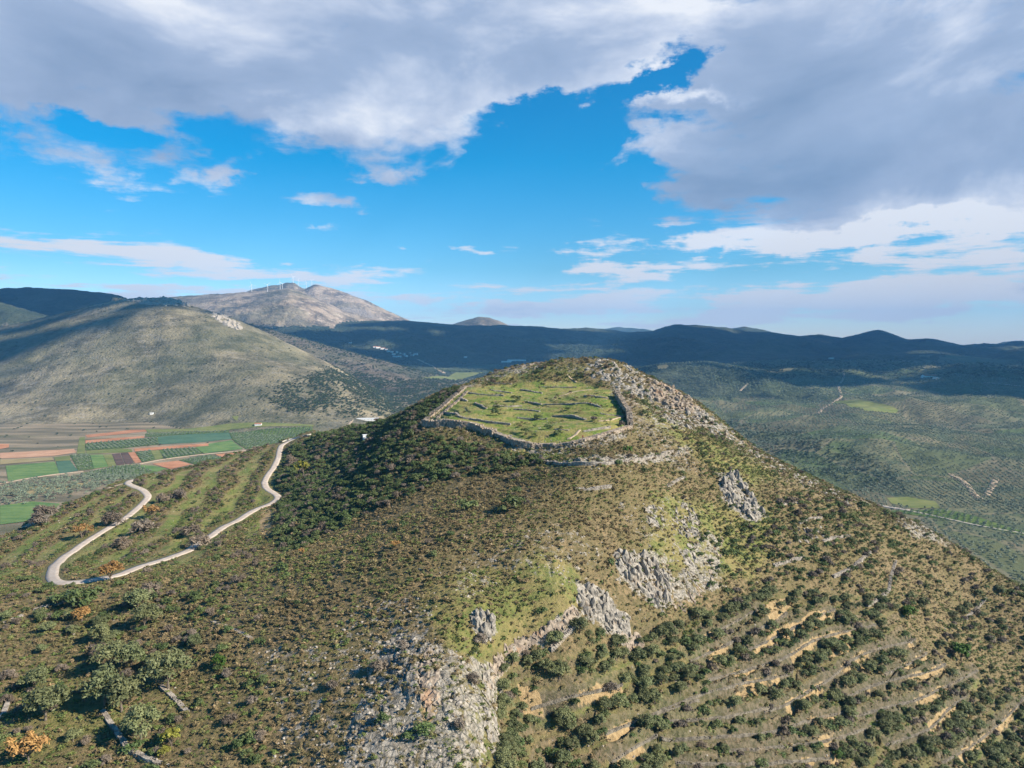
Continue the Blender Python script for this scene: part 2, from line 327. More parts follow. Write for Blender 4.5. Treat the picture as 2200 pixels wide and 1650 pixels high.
green_px = [(plateau_px, 1.0), ([(1010, 825), (1080, 802), (1180, 785), (1270, 790), (1250, 818), (1160, 815), (1080, 823)], .6), ([(1080, 975), (1150, 968), (1285, 985), (1280, 993), (1080, 990)], 1.0),
 ([(1380, 860), (1560, 960), (1660, 1020), (1600, 1050), (1470, 960), (1380, 900)], .6),
 ([(1400, 1060), (1660, 1100), (1640, 1230), (1480, 1240), (1400, 1200)], .55),
 ([(930, 1250), (1200, 1180), (1260, 1290), (1100, 1400), (960, 1400), (900, 1330)], .55), ([(940, 1420), (1060, 1440), (1070, 1700), (960, 1700)], .4),
 ([(365, 1140), (390, 1105), (410, 1110), (405, 1180), (370, 1190)], .9), ([(525, 1105), (560, 1100), (562, 1140), (530, 1150)], 1.0),
 ([(400, 1090), (580, 1030), (600, 1070), (400, 1170)], .45), ([(130, 1180), (300, 1080), (330, 1120), (240, 1230), (150, 1240)], .35),
 ([(40, 1480), (150, 1440), (260, 1460), (250, 1540), (60, 1640), (0, 1600)], .4), ([(750, 930), (800, 935), (870, 950), (860, 960), (760, 948)], .9),
 ([(1270, 1400), (1500, 1380), (1560, 1560), (1380, 1640), (1250, 1500)], .15), ([(300, 1640), (330, 1480), (400, 1500), (330, 1600)], .3)]
earth_px = [([(1630, 1310), (1660, 1292), (1700, 1290), (1690, 1315), (1660, 1335)], 1), ([(1560, 1420), (1640, 1375), (1740, 1320), (1800, 1310), (1760, 1345), (1680, 1370), (1600, 1420)], 1),
 ([(1770, 1400), (1840, 1370), (1850, 1385), (1790, 1415)], 1), ([(1530, 1500), (1640, 1455), (1660, 1475), (1560, 1515)], 1),
 ([(1110, 1470), (1150, 1480), (1170, 1530), (1120, 1530)], .9), ([(1690, 1520), (1750, 1495), (1740, 1515), (1700, 1530)], .9),
 ([(1990, 1560), (2030, 1520), (2035, 1540), (2000, 1570)], .9), ([(2060, 1620), (2090, 1640), (2080, 1660)], .9), ([(1760, 1590), (1810, 1560), (1810, 1575), (1770, 1600)], .8),
 ([(1840, 1430), (1880, 1410), (1880, 1430), (1850, 1440)], .9), ([(1330, 1395), (1385, 1370), (1380, 1400), (1340, 1410)], .6),
 ([(558, 1100), (580, 1090), (585, 1145), (560, 1150)], 1), ([(1110, 1545), (1260, 1500), (1300, 1620), (1150, 1640)], .35),
 ([(1060, 1420), (1230, 1310), (1240, 1325), (1080, 1440)], .4), ([(905, 1500), (935, 1490), (935, 1530), (912, 1560)], .7)]
terr_px = [(1060, 1440), (1270, 1400), (1480, 1330), (1640, 1270), (1930, 1290), (1960, 1420), (2230, 1500), (2400, 1900), (1075, 1900)]

def mask_sum(lst, px, py, soft, warp):
    m = np.zeros(px.shape)
    for poly, s in lst:
        P = np.array(poly); b = (px > P[:, 0].min() - 60) & (px < P[:, 0].max() + 60) & (py > P[:, 1].min() - 60) & (py < P[:, 1].max() + 60)
        if not b.any(): continue
        d = sdist(px[b], py[b], poly) + warp[b]
        m[b] = np.maximum(m[b], s * sstep(-soft, soft, d))
    return m
def masks(x, y, z):
    """what covers the near hill at a world point: rock, green grass, bare earth, terraces"""
    px, py = to_px(x, y, z)
    near = (y > 30) & (y < 560)
    sc = np.clip(200 / np.maximum(y, 60), .3, 1.6)
    wn = fbm(x, y, 14, 4, .55, 2.2) * 34 * sc
    w0 = wn * .35
    rock = mask_sum(rock_px, px, py, 9, wn * .8) * near
    pf = lambda l, s, w: mask_sum(l, px, py, s, w) * near
    green = pf(green_px[:1], 3, w0 * .1); green = np.maximum(green, pf(green_px[1:], 14, wn))
    earth = pf(earth_px, 5, w0)
    terr = pf([(terr_px, 1)], 22, wn * .6)
    return rock, green, earth, terr, px, py

# roads on the near spur, drawn by their course over the slopes
road_px = [(665, 934), (640, 940), (612, 953), (601, 966), (597, 985), (588, 1005), (575, 1022), (568, 1038), (575, 1052), (592, 1062), (597, 1070), (582, 1082), (540, 1102),
           (490, 1128), (440, 1158), (400, 1185), (350, 1203), (290, 1222), (240, 1238), (190, 1248), (150, 1252), (124, 1250), (112, 1238), (116, 1222),
           (132, 1203), (160, 1182), (200, 1155), (250, 1125), (290, 1097), (312, 1076), (318, 1066), (308, 1054), (290, 1046), (276, 1040), (278, 1034), (290, 1030)]
track_px = [(278, 1036), (250, 1043), (215, 1054), (180, 1066), (150, 1079), (115, 1096), (90, 1112), (60, 1128), (30, 1138), (0, 1143), (-60, 1160), (-140, 1190)]
def smooth_line(P, n):
    P = np.array(P, float); out = []
    Q = np.vstack([2 * P[0] - P[1], P, 2 * P[-1] - P[-2]])
    for i in range(1, len(Q) - 2):
        for t in np.linspace(0, 1, n, endpoint=False):
            a, b, c, d = Q[i - 1:i + 3]
            out.append(.5 * (2 * b + (c - a) * t + (2 * a - 5 * b + 4 * c - d) * t * t + (3 * b - a - 3 * c + d) * t ** 3))
    out.append(P[-1]); return np.array(out)
def hit(px, py, fn, y0=40.0, y1=9000.0, n=3000):
    """first point where the sight line meets the land"""
    a, b, c = ray(px, py); Y = np.geomspace(y0, y1, n); x = a / b * Y; z = ZC + c / b * Y
    below = np.nonzero(z < fn(x, Y))[0]
    if len(below) == 0: return (float(x[-1]), float(Y[-1]), float(fn(x[-1:], Y[-1:])[0]))
    i = max(below[0], 1); xs = np.linspace(x[i - 1], x[i], 9); ys = np.linspace(Y[i - 1], Y[i], 9); zs = np.linspace(z[i - 1], z[i], 9)
    j = np.nonzero(zs < fn(xs, ys))[0]; j = j[0] if len(j) else 8
    return (float(xs[j]), float(ys[j]), float(fn(xs[j:j + 1], ys[j:j + 1])[0]))

def near_smooth(x, y): return near_h(x, y) + fbm(x, y, 60, 3, .5, 1.0) * 2.2 * sstep(70, 120, y)
def road_course(px_line, n=5, smooth=9):
    W = np.array([hit(p[0], p[1], near_smooth, 60, 700, 1500) for p in smooth_line(px_line, n)])
    k = np.ones(smooth) / smooth
    for c in range(3):
        pad = np.r_[np.full(smooth // 2, W[0, c]), W[:, c], np.full(smooth // 2, W[-1, c])]
        W[:, c] = np.convolve(pad, k if c == 2 else np.ones(3) / 3, 'same')[smooth // 2: smooth // 2 + len(W)]
    return W
BANK_PX = [[(1604, 1399), (1669, 1366), (1727, 1337), (1793, 1308)], [(1520, 1461), (1618, 1435), (1691, 1410), (1745, 1377), (1818, 1355), (1880, 1345)],
 [(1400, 1534), (1509, 1490), (1596, 1468), (1655, 1456), (1702, 1446)], [(1640, 1530), (1691, 1512), (1745, 1479), (1778, 1461), (1836, 1414), (1891, 1392), (1965, 1376)],
 [(1436, 1548), (1545, 1541), (1655, 1519)], [(1420, 1590), (1473, 1586), (1553, 1581), (1655, 1573), (1727, 1550), (1810, 1530)], [(1560, 1612), (1618, 1608), (1709, 1600), (1800, 1585), (1870, 1560)],
 [(1900, 1450), (1945, 1428), (1990, 1405)], [(1810, 1500), (1860, 1478), (1909, 1461), (1970, 1448), (2030, 1430)], [(1900, 1600), (1960, 1580), (2000, 1562), (2040, 1520), (2080, 1490)],
 [(1300, 1575), (1391, 1540), (1500, 1503)], [(1310, 1640), (1350, 1612), (1410, 1580)], [(1140, 1522), (1245, 1490), (1336, 1475)], [(1480, 1420), (1560, 1385), (1640, 1345), (1690, 1320)],
 [(1500, 1375), (1570, 1340), (1640, 1300)], [(1450, 1638), (1560, 1640), (1700, 1636), (1800, 1625)], [(2020, 1640), (2090, 1600), (2150, 1550), (2200, 1500)], [(1830, 1540), (1900, 1520), (1960, 1505), (2030, 1475), (2100, 1440)]]
BANKS = []
for L_ in BANK_PX:
    W_ = np.array([hit(p[0], p[1], near_smooth, 60, 700, 1500) for p in smooth_line(L_, 5)]); d_ = W_[-1, :2] - W_[0, :2]; n_ = np.array([-d_[1], d_[0]]) / np.linalg.norm(d_); m_ = W_[len(W_) // 2, :2]
    up = near_smooth(np.array([m_[0] + n_[0] * 6]), np.array([m_[1] + n_[1] * 6]))[0] > near_smooth(np.array([m_[0] - n_[0] * 6]), np.array([m_[1] - n_[1] * 6]))[0]
    BANKS.append((W_[:, :2], 1.0 if up else -1.0))
def bank_dist(x, y):
    """signed distance to the nearest terrace edge, uphill positive, and how far along inside it"""
    best = np.full(x.shape, 99.0)
    for P, sg in BANKS:
        b = (x > P[:, 0].min() - 9) & (x < P[:, 0].max() + 9) & (y > P[:, 1].min() - 9) & (y < P[:, 1].max() + 9)
        if not b.any(): continue
        X, Y = x[b], y[b]; d = np.full(X.shape, 99.0); s = np.ones(X.shape); wob = fbm(X, Y, 5, 3, .6, 41) * .9
        for i in range(len(P) - 1):
            A, e = P[i], P[i + 1] - P[i]; L2 = e @ e + 1e-9; t0 = ((X - A[0]) * e[0] + (Y - A[1]) * e[1]) / L2; t = np.clip(t0, 0, 1)
            dd = np.hypot(X - A[0] - e[0] * t, Y - A[1] - e[1] * t) + np.where(((i == 0) & (t0 < 0)) | ((i == len(P) - 2) & (t0 > 1)), 3.0, 0); k = dd < d
            d = np.where(k, dd, d); s = np.where(k, np.sign(e[0] * (Y - A[1]) - e[1] * (X - A[0])) * sg, s)
        v = d * s + wob; q = best[b]; k = np.abs(v) < np.abs(q); q[k] = v[k]; best[b] = q
    return best
ROADS = [(road_course(road_px), 2.5), (road_course(track_px), 1.5)]

def land(x, y, detail=True, want=False):
    x = np.asarray(x, float); y = np.asarray(y, float)
    v = np.zeros(x.shape); far = np.ones(x.shape, bool)
    v = tps_eval(val_fit, x, np.clip(y, -600, 15000))
    v = np.where(y > 5000, np.minimum(v, 190), v)
    roll = sstep(-200, 500, x) * sstep(700, 1300, y)
    v = v + fbm(x, y, 520, 4, .5, 4.0) * (8 + 55 * roll * sstep(900, 2000, y)) * sstep(500, 900, y) + fbm(x, y, 210, 3, .5, 6) * 17 * roll
    best = np.zeros(x.shape, int); z = v.copy()
    b = y > 900
    if b.any():
        xb, yb, zb, vb, kb = x[b], y[b], z[b], v[b], best[b]
        for i, r in enumerate(ridges):
            h, p = ridge_h(xb, yb, r, vb)
            amp = 16 if i in (0,) else (22 if i == 1 else (95 if i in (4, 5) else 75))
            amp = amp * np.clip(p * 3, 0, 1) * (1 - sstep(.7, 1.0, p) * .9)
            S = 420 if i < 2 else 1100
            h = h + (ridged(xb, yb, S, 5, .5 if i < 2 else .62, i * 3.3) - .45) * amp
            kb = np.where(h > zb, i + 1, kb); zb = np.maximum(h, zb)
        z[b] = zb; best[b] = kb
    n = (np.abs(x) < 700) & (y > -200) & (y < 900)
    if n.any():
        xn, yn = x[n], y[n]; h = near_smooth(xn, yn)
        isn = h > z[n] - 4
        if detail:
            rock, green, earth, terr, px, py = masks(xn, yn, h)
            # terraces: level treads and steep banks along the contour
            step = 2.6; ph = (h + fbm(xn, yn, 26, 3, .5, 7) * .6) / step; fr = ph - np.floor(ph)
            tz = sstep(0.55, 0.95, fr) - fr
            h = h + tz * step * .45 * terr
            bd = bank_dist(xn, yn); bh = np.where(bd > 0, 1.25 * (1 - np.clip(bd / 5.0, 0, 1)), -1.0 * (1 - np.clip(-bd / 5.0, 0, 1))) * sstep(0, .9, np.abs(bd)); h = h + bh
            gt = mask_sum(green_px[:1], px, py, 3, px * 0); ph2 = (h + fbm(xn, yn, 26, 2, .5, 5) * .6) / 1.25; f2 = ph2 - np.floor(ph2)
            h = h + (sstep(.72, .95, f2) - f2) * 1.25 * .55 * gt
            spur = sstep(-60, -110, xn) * sstep(200, 240, yn) * (1 - sstep(460, 520, yn)); q = (xn + yn * .18 + fbm(xn, yn, 40, 2, .5, 3) * 9) / 17.0; f3 = q - np.floor(q)
            h = h + (f3 - sstep(.3, .7, f3)) * -1.5 * spur
            h = h + fbm(xn, yn, 9, 3, .6, 9) * .55 * (1 - .6 * gt) + fbm(xn, yn, 1.7, 2, .6, 12) * .22 * (1 - .5 * gt)
            rb = rock > 0.02
            if rb.any():
                X, Y = xn[rb], yn[rb]
                a = .55; u = X * math.cos(a) + Y * math.sin(a); w = (-X * math.sin(a) + Y * math.cos(a)) * .55
                wx = fbm(X, Y, 5, 2, .5, 1) * 2.2
                f1, f2_, hd = worley(u + wx, w + wx, 3.0); g1, g2, hd2 = worley(u - wx, w + wx, 1.25, 5.5)
                rr = (hd * 1.5 + sstep(0, .22, f2_ - f1) * .9 - .9) + (hd2 * .7 + sstep(0, .25, g2 - g1) * .5 - .5) + ridged(X, Y, 2.6, 3, .6, 2) * .4; rr = rr * (.25 + sstep(-.12, .35, fbm(X, Y, 13, 3, .55, 4) + (rock[rb] - .62)) * 1.0)
                h[rb] += rr * np.clip(rock[rb], 0, 1) * np.where(xn[rb] < -4, .6, .8)
            bank = (1 - sstep(.3, .85, np.abs(bd + .25))); earth = np.maximum(earth, bank * .85 * sstep(-.04, .20, fbm(xn, yn, 30, 4, .6, 31)))
            road_m = np.zeros(xn.shape)
            for W, hw in ROADS:
                bb = (xn > W[:, 0].min() - 12) & (xn < W[:, 0].max() + 12) & (yn > W[:, 1].min() - 12) & (yn < W[:, 1].max() + 12)
                if not bb.any(): continue
                X, Y = xn[bb], yn[bb]; d = np.full(X.shape, 1e9); rz = np.zeros(X.shape)
                for A, B in zip(W[:-1], W[1:]):
                    e = B[:2] - A[:2]; L2 = e @ e + 1e-6; t = np.clip(((X - A[0]) * e[0] + (Y - A[1]) * e[1]) / L2, 0, 1)
                    dd = np.hypot(X - A[0] - e[0] * t, Y - A[1] - e[1] * t); k = dd < d
                    d = np.where(k, dd, d); rz = np.where(k, A[2] + (B[2] - A[2]) * t, rz)
                m = 1 - sstep(hw + .9, hw + 5.5, d); h[bb] = h[bb] * (1 - m) + rz * m; road_m[bb] = np.maximum(road_m[bb], 1 - sstep(hw + .3, hw + 2.2, d))
        zz = z[n]; take = h > zz; zz[take] = h[take]; z[n] = zz
        bk = best[n]; bk[take] = -1; best[n] = bk
        if want:
            M = np.zeros(x.shape + (4,)); full = np.zeros((len(xn), 4))
            full[:, 0] = rock; full[:, 1] = green; full[:, 2] = earth; full[:, 3] = road_m; M[n] = full
            B = np.zeros(x.shape); B[n] = np.maximum(.6 * terr * sstep(.50, .60, fr) * (1 - sstep(.92, 1.0, fr)), 1 - sstep(.8, 1.5, np.abs(bd))); T = np.zeros(x.shape); T[n] = np.maximum(1.0 * sstep(-2.6, -2.0, bd) * (1 - sstep(-1.3, -.9, bd)), np.maximum(.6 * terr * (.45 * (1 - sstep(.46, .56, fr)) + .55 * (1 - sstep(.16, .24, fr))) * sstep(0, .05, fr), spur * (1 - sstep(.38, .48, f3)) * .95 * sstep(0, .1, f3)))
            return z, best, M, (T, B)
    elif want:
        return z, best, np.zeros(x.shape + (4,)), (np.zeros(x.shape), np.zeros(x.shape))
    return (z, best) if want is None else z
def land_smooth(x, y): return land(x, y, detail=False)
def at(px, py, y0=40.0, y1=9000.0): return hit(px, py, land, y0, y1, 1400)

# ------------------------------------------------------------------ material helpers
class Mat:
    def __init__(s, name, rough=0.85, spec=0.2):
        s.m = bpy.data.materials.new(name); s.m.use_nodes = True; s.nt = s.m.node_tree; s.N = s.nt.nodes; s.L = s.nt.links
        s.b = s.N['Principled BSDF']; s.b.inputs['Roughness'].default_value = rough; s.b.inputs['Specular IOR Level'].default_value = spec
        s.geo = s.N.new('ShaderNodeNewGeometry')
    def noise(s, scale, det=4, rough=.55, vec=None, dist=0, sc=None, rot=0, out='Fac'):
        v = vec or s.geo.outputs['Position']
        if sc:
            mp = s.N.new('ShaderNodeMapping'); mp.inputs['Scale'].default_value = sc; mp.inputs['Rotation'].default_value = (0, 0, rot); s.L.new(v, mp.inputs[0]); v = mp.outputs[0]
        n = s.N.new('ShaderNodeTexNoise'); n.inputs['Scale'].default_value = scale; n.inputs['Detail'].default_value = det
        n.inputs['Roughness'].default_value = rough; n.inputs['Distortion'].default_value = dist; s.L.new(v, n.inputs['Vector']); return n.outputs[out]
    def voro(s, scale, vec=None, feat='F1', out='Distance'):
        n = s.N.new('ShaderNodeTexVoronoi'); n.feature = feat; n.inputs['Scale'].default_value = scale; s.L.new(vec or s.geo.outputs['Position'], n.inputs['Vector']); return n.outputs[out]
    def ss(s, x, a, b, lo=0., hi=1.):
        n = s.N.new('ShaderNodeMapRange'); n.interpolation_type = 'SMOOTHSTEP'; s.L.new(x, n.inputs['Value'])
        for k, v in (('From Min', a), ('From Max', b), ('To Min', lo), ('To Max', hi)): n.inputs[k].default_value = v
        return n.outputs[0]
    def math(s, op, a, b=None, c=None):
        n = s.N.new('ShaderNodeMath'); n.operation = op
        for i, v in enumerate((a, b, c)):
            if v is None: continue
            if isinstance(v, (int, float)): n.inputs[i].default_value = v
            else: s.L.new(v, n.inputs[i])
        return n.outputs[0]
    def mix(s, f, a, b):
        n = s.N.new('ShaderNodeMix'); n.data_type = 'RGBA'
        for i, v in ((0, f), (6, a), (7, b)):
            if isinstance(v, (int, float)): n.inputs[i].default_value = v
            elif isinstance(v, tuple): n.inputs[i].default_value = (*v, 1)
            else: s.L.new(v, n.inputs[i])
        return n.outputs[2]
    def attr(s, name):
        n = s.N.new('ShaderNodeAttribute'); n.attribute_name = name; return n
    def color(s, c):
        if isinstance(c, tuple): s.b.inputs['Base Color'].default_value = (*c, 1)
        else: s.L.new(c, s.b.inputs['Base Color'])
    def bump(s, h, strength=.5, dist=.3):
        n = s.N.new('ShaderNodeBump'); n.inputs['Strength'].default_value = strength; n.inputs['Distance'].default_value = dist
        s.L.new(h, n.inputs['Height']); s.L.new(n.outputs[0], s.b.inputs['Normal'])
    def rnd(s):
        n = s.N.new('ShaderNodeObjectInfo'); return n.outputs['Random']
def lim(s):
    """weathered limestone colour: pale grey with dark crevices, rusty stains"""
    g = s.mix(s.ss(s.noise(.9, 6, .65), .35, .68), (.22, .195, .16), (.48, .43, .36))
    g = s.mix(s.ss(s.voro(.75, feat='DISTANCE_TO_EDGE'), 0, .10), (.10, .10, .09), g)
    return s.mix(s.ss(s.noise(.11, 4, .6), .60, .74, 0, .55), g, (.42, .26, .13))

def mat_hill():
    s = Mat('hill_scrub'); c = s.attr('cover'); sp = s.N.new('ShaderNodeSeparateColor'); s.L.new(c.outputs['Color'], sp.inputs[0])
    rock, green, earth = sp.outputs; road = c.outputs['Alpha']
    f1, f2, f3 = s.noise(.9, 5, .65), s.noise(.07, 4, .6), s.noise(3.2, 3, .6)
    dry = s.mix(s.ss(f1, .36, .62), (.105, .090, .042), (.255, .185, .098))
    dry = s.mix(s.ss(f2, .40, .62, 0, .75), dry, s.mix(s.ss(f3, .35, .65), (.085, .095, .035), (.215, .155, .075)))
    grn = s.mix(s.ss(f1, .33, .66), (.085, .152, .028), (.205, .240, .050))
    grn = s.mix(s.ss(s.noise(.16, 5, .65), .43, .57, 0, .8), grn, (.30, .245, .09))
    td = s.attr('tread'); lush = s.mix(s.ss(s.noise(.10, 4, .6), .38, .62), (.115, .170, .038), (.26, .22, .095))
    dry = s.mix(s.math('MULTIPLY', td.outputs['Fac'], .85), dry, s.mix(s.ss(f3, .35, .7, 0, .5), lush, (.10, .12, .035)))
    dry = s.mix(s.math('MULTIPLY', s.attr('bank').outputs['Fac'], .8), dry, s.mix(s.ss(f1, .35, .65), (.055, .055, .030), (.165, .135, .095)))
    c1 = s.mix(s.math('MULTIPLY', green, s.ss(s.noise(.35, 4, .6), .30, .52, .55, 1)), dry, grn)
    rk = s.ss(s.math('ADD', rock, s.math('MULTIPLY', s.math('SUBTRACT', s.noise(.42, 6, .68), .5), 1.9)), .42, .62)
    pebble = s.math('MULTIPLY', s.ss(s.noise(1.6, 4, .7), .63, .70), s.ss(s.noise(.045, 3, .6), .46, .60))
    c2 = s.mix(s.math('MAXIMUM', s.math('MULTIPLY', rk, .92), s.math('MULTIPLY', pebble, .55)), c1, lim(s))
    er = s.ss(s.math('ADD', earth, s.math('MULTIPLY', s.math('SUBTRACT', s.noise(.5, 5, .65), .5), 1.3)), .42, .62)
    c3 = s.mix(er, c2, s.mix(s.ss(f1, .3, .7), (.26, .18, .09), (.46, .33, .17)))
    c4 = s.mix(s.math('MULTIPLY', road, .6), c3, (.13, .12, .05))
    s.color(c4); s.bump(s.math('ADD', s.noise(2.2, 6, .7), s.math('MULTIPLY', s.noise(.6, 3, .6), 1.2)), .9, .55); return s.m
def mat_valley():
    s = Mat('valley_ground'); sx = s.N.new('ShaderNodeSeparateXYZ'); s.L.new(s.geo.outputs['Position'], sx.inputs[0])
    st = s.noise(.018, 5, .6, sc=(.22, 1.5, 1), rot=.12); f = s.noise(.02, 6, .65); g = s.noise(.0035, 4, .55)
    left = s.mix(s.ss(st, .38, .62), (.125, .108, .065), (.290, .225, .145)); left = s.mix(s.ss(s.noise(.012, 5, .6, sc=(.3, 1.2, 1)), .52, .66, 0, .7), left, (.075, .085, .033))
    left = s.mix(s.ss(s.noise(.06, 4, .7, sc=(.2, 1.6, 1), rot=.1), .62, .72, 0, .75), left, (.36, .30, .21))
    right = s.mix(s.ss(f, .35, .65), (.075, .095, .050), (.165, .155, .085)); right = s.mix(s.ss(g, .5, .62, 0, .55), right, (.060, .095, .024))
    right = s.mix(s.ss(s.noise(.006, 5, .6), .60, .70, 0, .5), right, (.17, .125, .07))
    cc = s.N.new('ShaderNodeSeparateColor'); s.L.new(s.voro(.0062, vec=None, out='Color'), cc.inputs[0])
    right = s.mix(s.ss(cc.outputs[0], .45, .55, 0, .55), right, (.15, .125, .075)); right = s.mix(s.ss(cc.outputs[1], .62, .66, 0, .5), right, (.065, .105, .035))
    right = s.mix(s.ss(s.voro(.0062, feat='DISTANCE_TO_EDGE'), 0.008, .022, .45, 0), right, (.22, .18, .12))
    s.color(s.mix(s.ss(s.math('ADD', sx.outputs[0], s.math('MULTIPLY', sx.outputs[1], -.06)), -250, 120), left, right))
    s.bump(s.noise(.25, 5, .7), .6, 2.0); return s.m
def mat_slope(name, a, b, rocky, green, sc=1.0, rk=(.33, .29, .24)):
    s = Mat(name); f = s.noise(.012 * sc, 8, .68); g = s.noise(.004 * sc, 5, .6)
    c = s.mix(s.ss(f, .38, .62), a, b)
    c = s.mix(s.ss(s.noise(.05 * sc, 6, .72, sc=(.45, 1, 1.6)), .52, .62, 0, rocky), c, rk)
    c = s.mix(s.ss(g, .45, .62, 0, green), c, (.060, .085, .028)); c = s.mix(s.ss(s.noise(.0016 * sc, 5, .6), .42, .60, 0, .45), c, (.030, .045, .026))
    c = s.mix(s.ss(s.noise(.11 * sc, 5, .75), .53 if sc < .42 or sc == .45 else .57, .66, 0, .7), c, (.040, .050, .022))
    # bare grey cliffs where the ground is steep
    sx = s.N.new('ShaderNodeSeparateXYZ'); s.L.new(s.geo.outputs['Normal'], sx.inputs[0])
    c = s.mix(s.ss(s.math('ADD', sx.outputs[2], s.math('MULTIPLY', s.noise(.06 * sc, 4, .7), .25)), .80, .93, .8, 0), c, (.25, .21, .18))
    s.color(c); s.bump(s.math('ADD', s.noise(.06 * sc, 7, .72), s.math('MULTIPLY', s.ss(s.voro(.10 * sc), 0, .6), .3)), .9, 6.0 / sc); return s.m

# ------------------------------------------------------------------ the land as one grid, denser towards the view
def set_kind(o, k): o['kind'] = k; return o
def mesh_np(name, V, Fc, mat=None, smooth=False):
    me = bpy.data.meshes.new(name); V = np.ascontiguousarray(V, np.float32); Fc = np.ascontiguousarray(Fc, np.int32)
    k = Fc.shape[1]; me.vertices.add(len(V)); me.vertices.foreach_set('co', V.ravel())
    me.loops.add(Fc.size); me.loops.foreach_set('vertex_index', Fc.ravel())
    me.polygons.add(len(Fc)); me.polygons.foreach_set('loop_start', np.arange(0, Fc.size, k, dtype=np.int32))
    me.polygons.foreach_set('use_smooth', np.full(len(Fc), smooth)); me.update(calc_edges=True)
    if mat: me.materials.append(mat)
    return me
def link(name, me, parent=None, loc=None):
    o = bpy.data.objects.new(name, me); col.objects.link(o)
    if parent: o.parent = parent
    if loc is not None: o.location = loc
    return o
QUAL = 1.0
def build_land():
    fine = np.arange(-41.5, 41.6, .072 / QUAL)
    azs = np.radians(np.r_[np.arange(-180, -60, 6), np.arange(-60, -41.6, .8), fine, np.arange(42, 60, .8), np.arange(60, 180.1, 6)])
    rr = [8.0]
    while rr[-1] < 16500:
        r = rr[-1]; rr.append(r * (1 + (.06 if r < 70 else .0036 if r < 520 else .0085 if r < 900 else .0062) / QUAL))
    R, A = np.meshgrid(np.array(rr), azs, indexing='ij')
    x, y = R * np.sin(A), R * np.cos(A); nr, nc = x.shape
    z, best, M, T = land(x, y, True, True)
    V = np.stack([x, y, z], -1).reshape(-1, 3); idx = np.arange(nr * nc).reshape(nr, nc)
    Q = np.stack([idx[:-1, :-1], idx[:-1, 1:], idx[1:, 1:], idx[1:, :-1]], -1).reshape(-1, 4)[:, ::-1]
    cls = best[:-1, :-1].reshape(-1); M = M.reshape(-1, 4)
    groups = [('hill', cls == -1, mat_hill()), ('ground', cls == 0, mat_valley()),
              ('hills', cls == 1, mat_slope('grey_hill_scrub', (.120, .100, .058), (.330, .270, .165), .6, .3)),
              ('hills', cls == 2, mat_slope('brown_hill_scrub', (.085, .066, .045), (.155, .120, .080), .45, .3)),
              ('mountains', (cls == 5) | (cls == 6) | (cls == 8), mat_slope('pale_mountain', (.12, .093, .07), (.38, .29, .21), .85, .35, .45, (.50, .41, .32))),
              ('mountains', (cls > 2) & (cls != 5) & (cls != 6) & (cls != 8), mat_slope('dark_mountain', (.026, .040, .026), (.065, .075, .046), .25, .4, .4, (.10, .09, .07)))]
    for name, sel, mat in groups:
        q = Q[sel]
        if not len(q): continue
        u, inv = np.unique(q, return_inverse=True)
        me = mesh_np(name, V[u], inv.reshape(-1, 4), mat, True)
        if name == 'hill':
            ca = me.color_attributes.new('cover', 'FLOAT_COLOR', 'POINT'); ca.data.foreach_set('color', M[u].astype(np.float32).ravel()); ta = me.attributes.new('tread', 'FLOAT', 'POINT'); ta.data.foreach_set('value', T[0].reshape(-1)[u].astype(np.float32)); tb = me.attributes.new('bank', 'FLOAT', 'POINT'); tb.data.foreach_set('value', T[1].reshape(-1)[u].astype(np.float32))
        set_kind(link(name, me), 'structure')
build_land()

# ------------------------------------------------------------------ small builders
def tagit(o, label, cat, group=None, kind=None):
    o['label'] = label; o['category'] = cat
    if group: o['group'] = group
    if kind or 'kind' not in o: o['kind'] = kind or 'thing'
    return o
def empty(name, loc, rz=0.0, sc=1.0):
    o = bpy.data.objects.new(name, None); col.objects.link(o); o.location = loc; o.rotation_euler = (0, 0, rz); o.scale = (sc, sc, sc); o.empty_display_size = .5
    return o
def simple(name, c, rough=.85, var=0.0, vs=3.0, hue=0.0):
    s = Mat(name, rough)
    base = s.mix(s.ss(s.noise(vs, 4, .6), .35, .65), tuple(v * (1 - var) for v in c), tuple(min(1, v * (1 + var)) for v in c))
    s.color(base); return s.m
def leafmat(name, a, b, c=None, rough=.6):
    """foliage: two tones of the leaf, a third on some plants"""
    s = Mat(name, rough, .25); r = s.rnd(); at_ = s.attr('tone')
    k = s.mix(at_.outputs['Fac'], a, b)
    if c: k = s.mix(s.ss(r, .15, .95, 0, .85), k, c)
    n = s.N.new('ShaderNodeHueSaturation'); s.L.new(k, n.inputs['Color']); s.L.new(s.math('MULTIPLY_ADD', s.math('FRACT', s.math('MULTIPLY', r, 7.13)), .55, .72), n.inputs['Value'])
    s.color(n.outputs[0]); return s.m

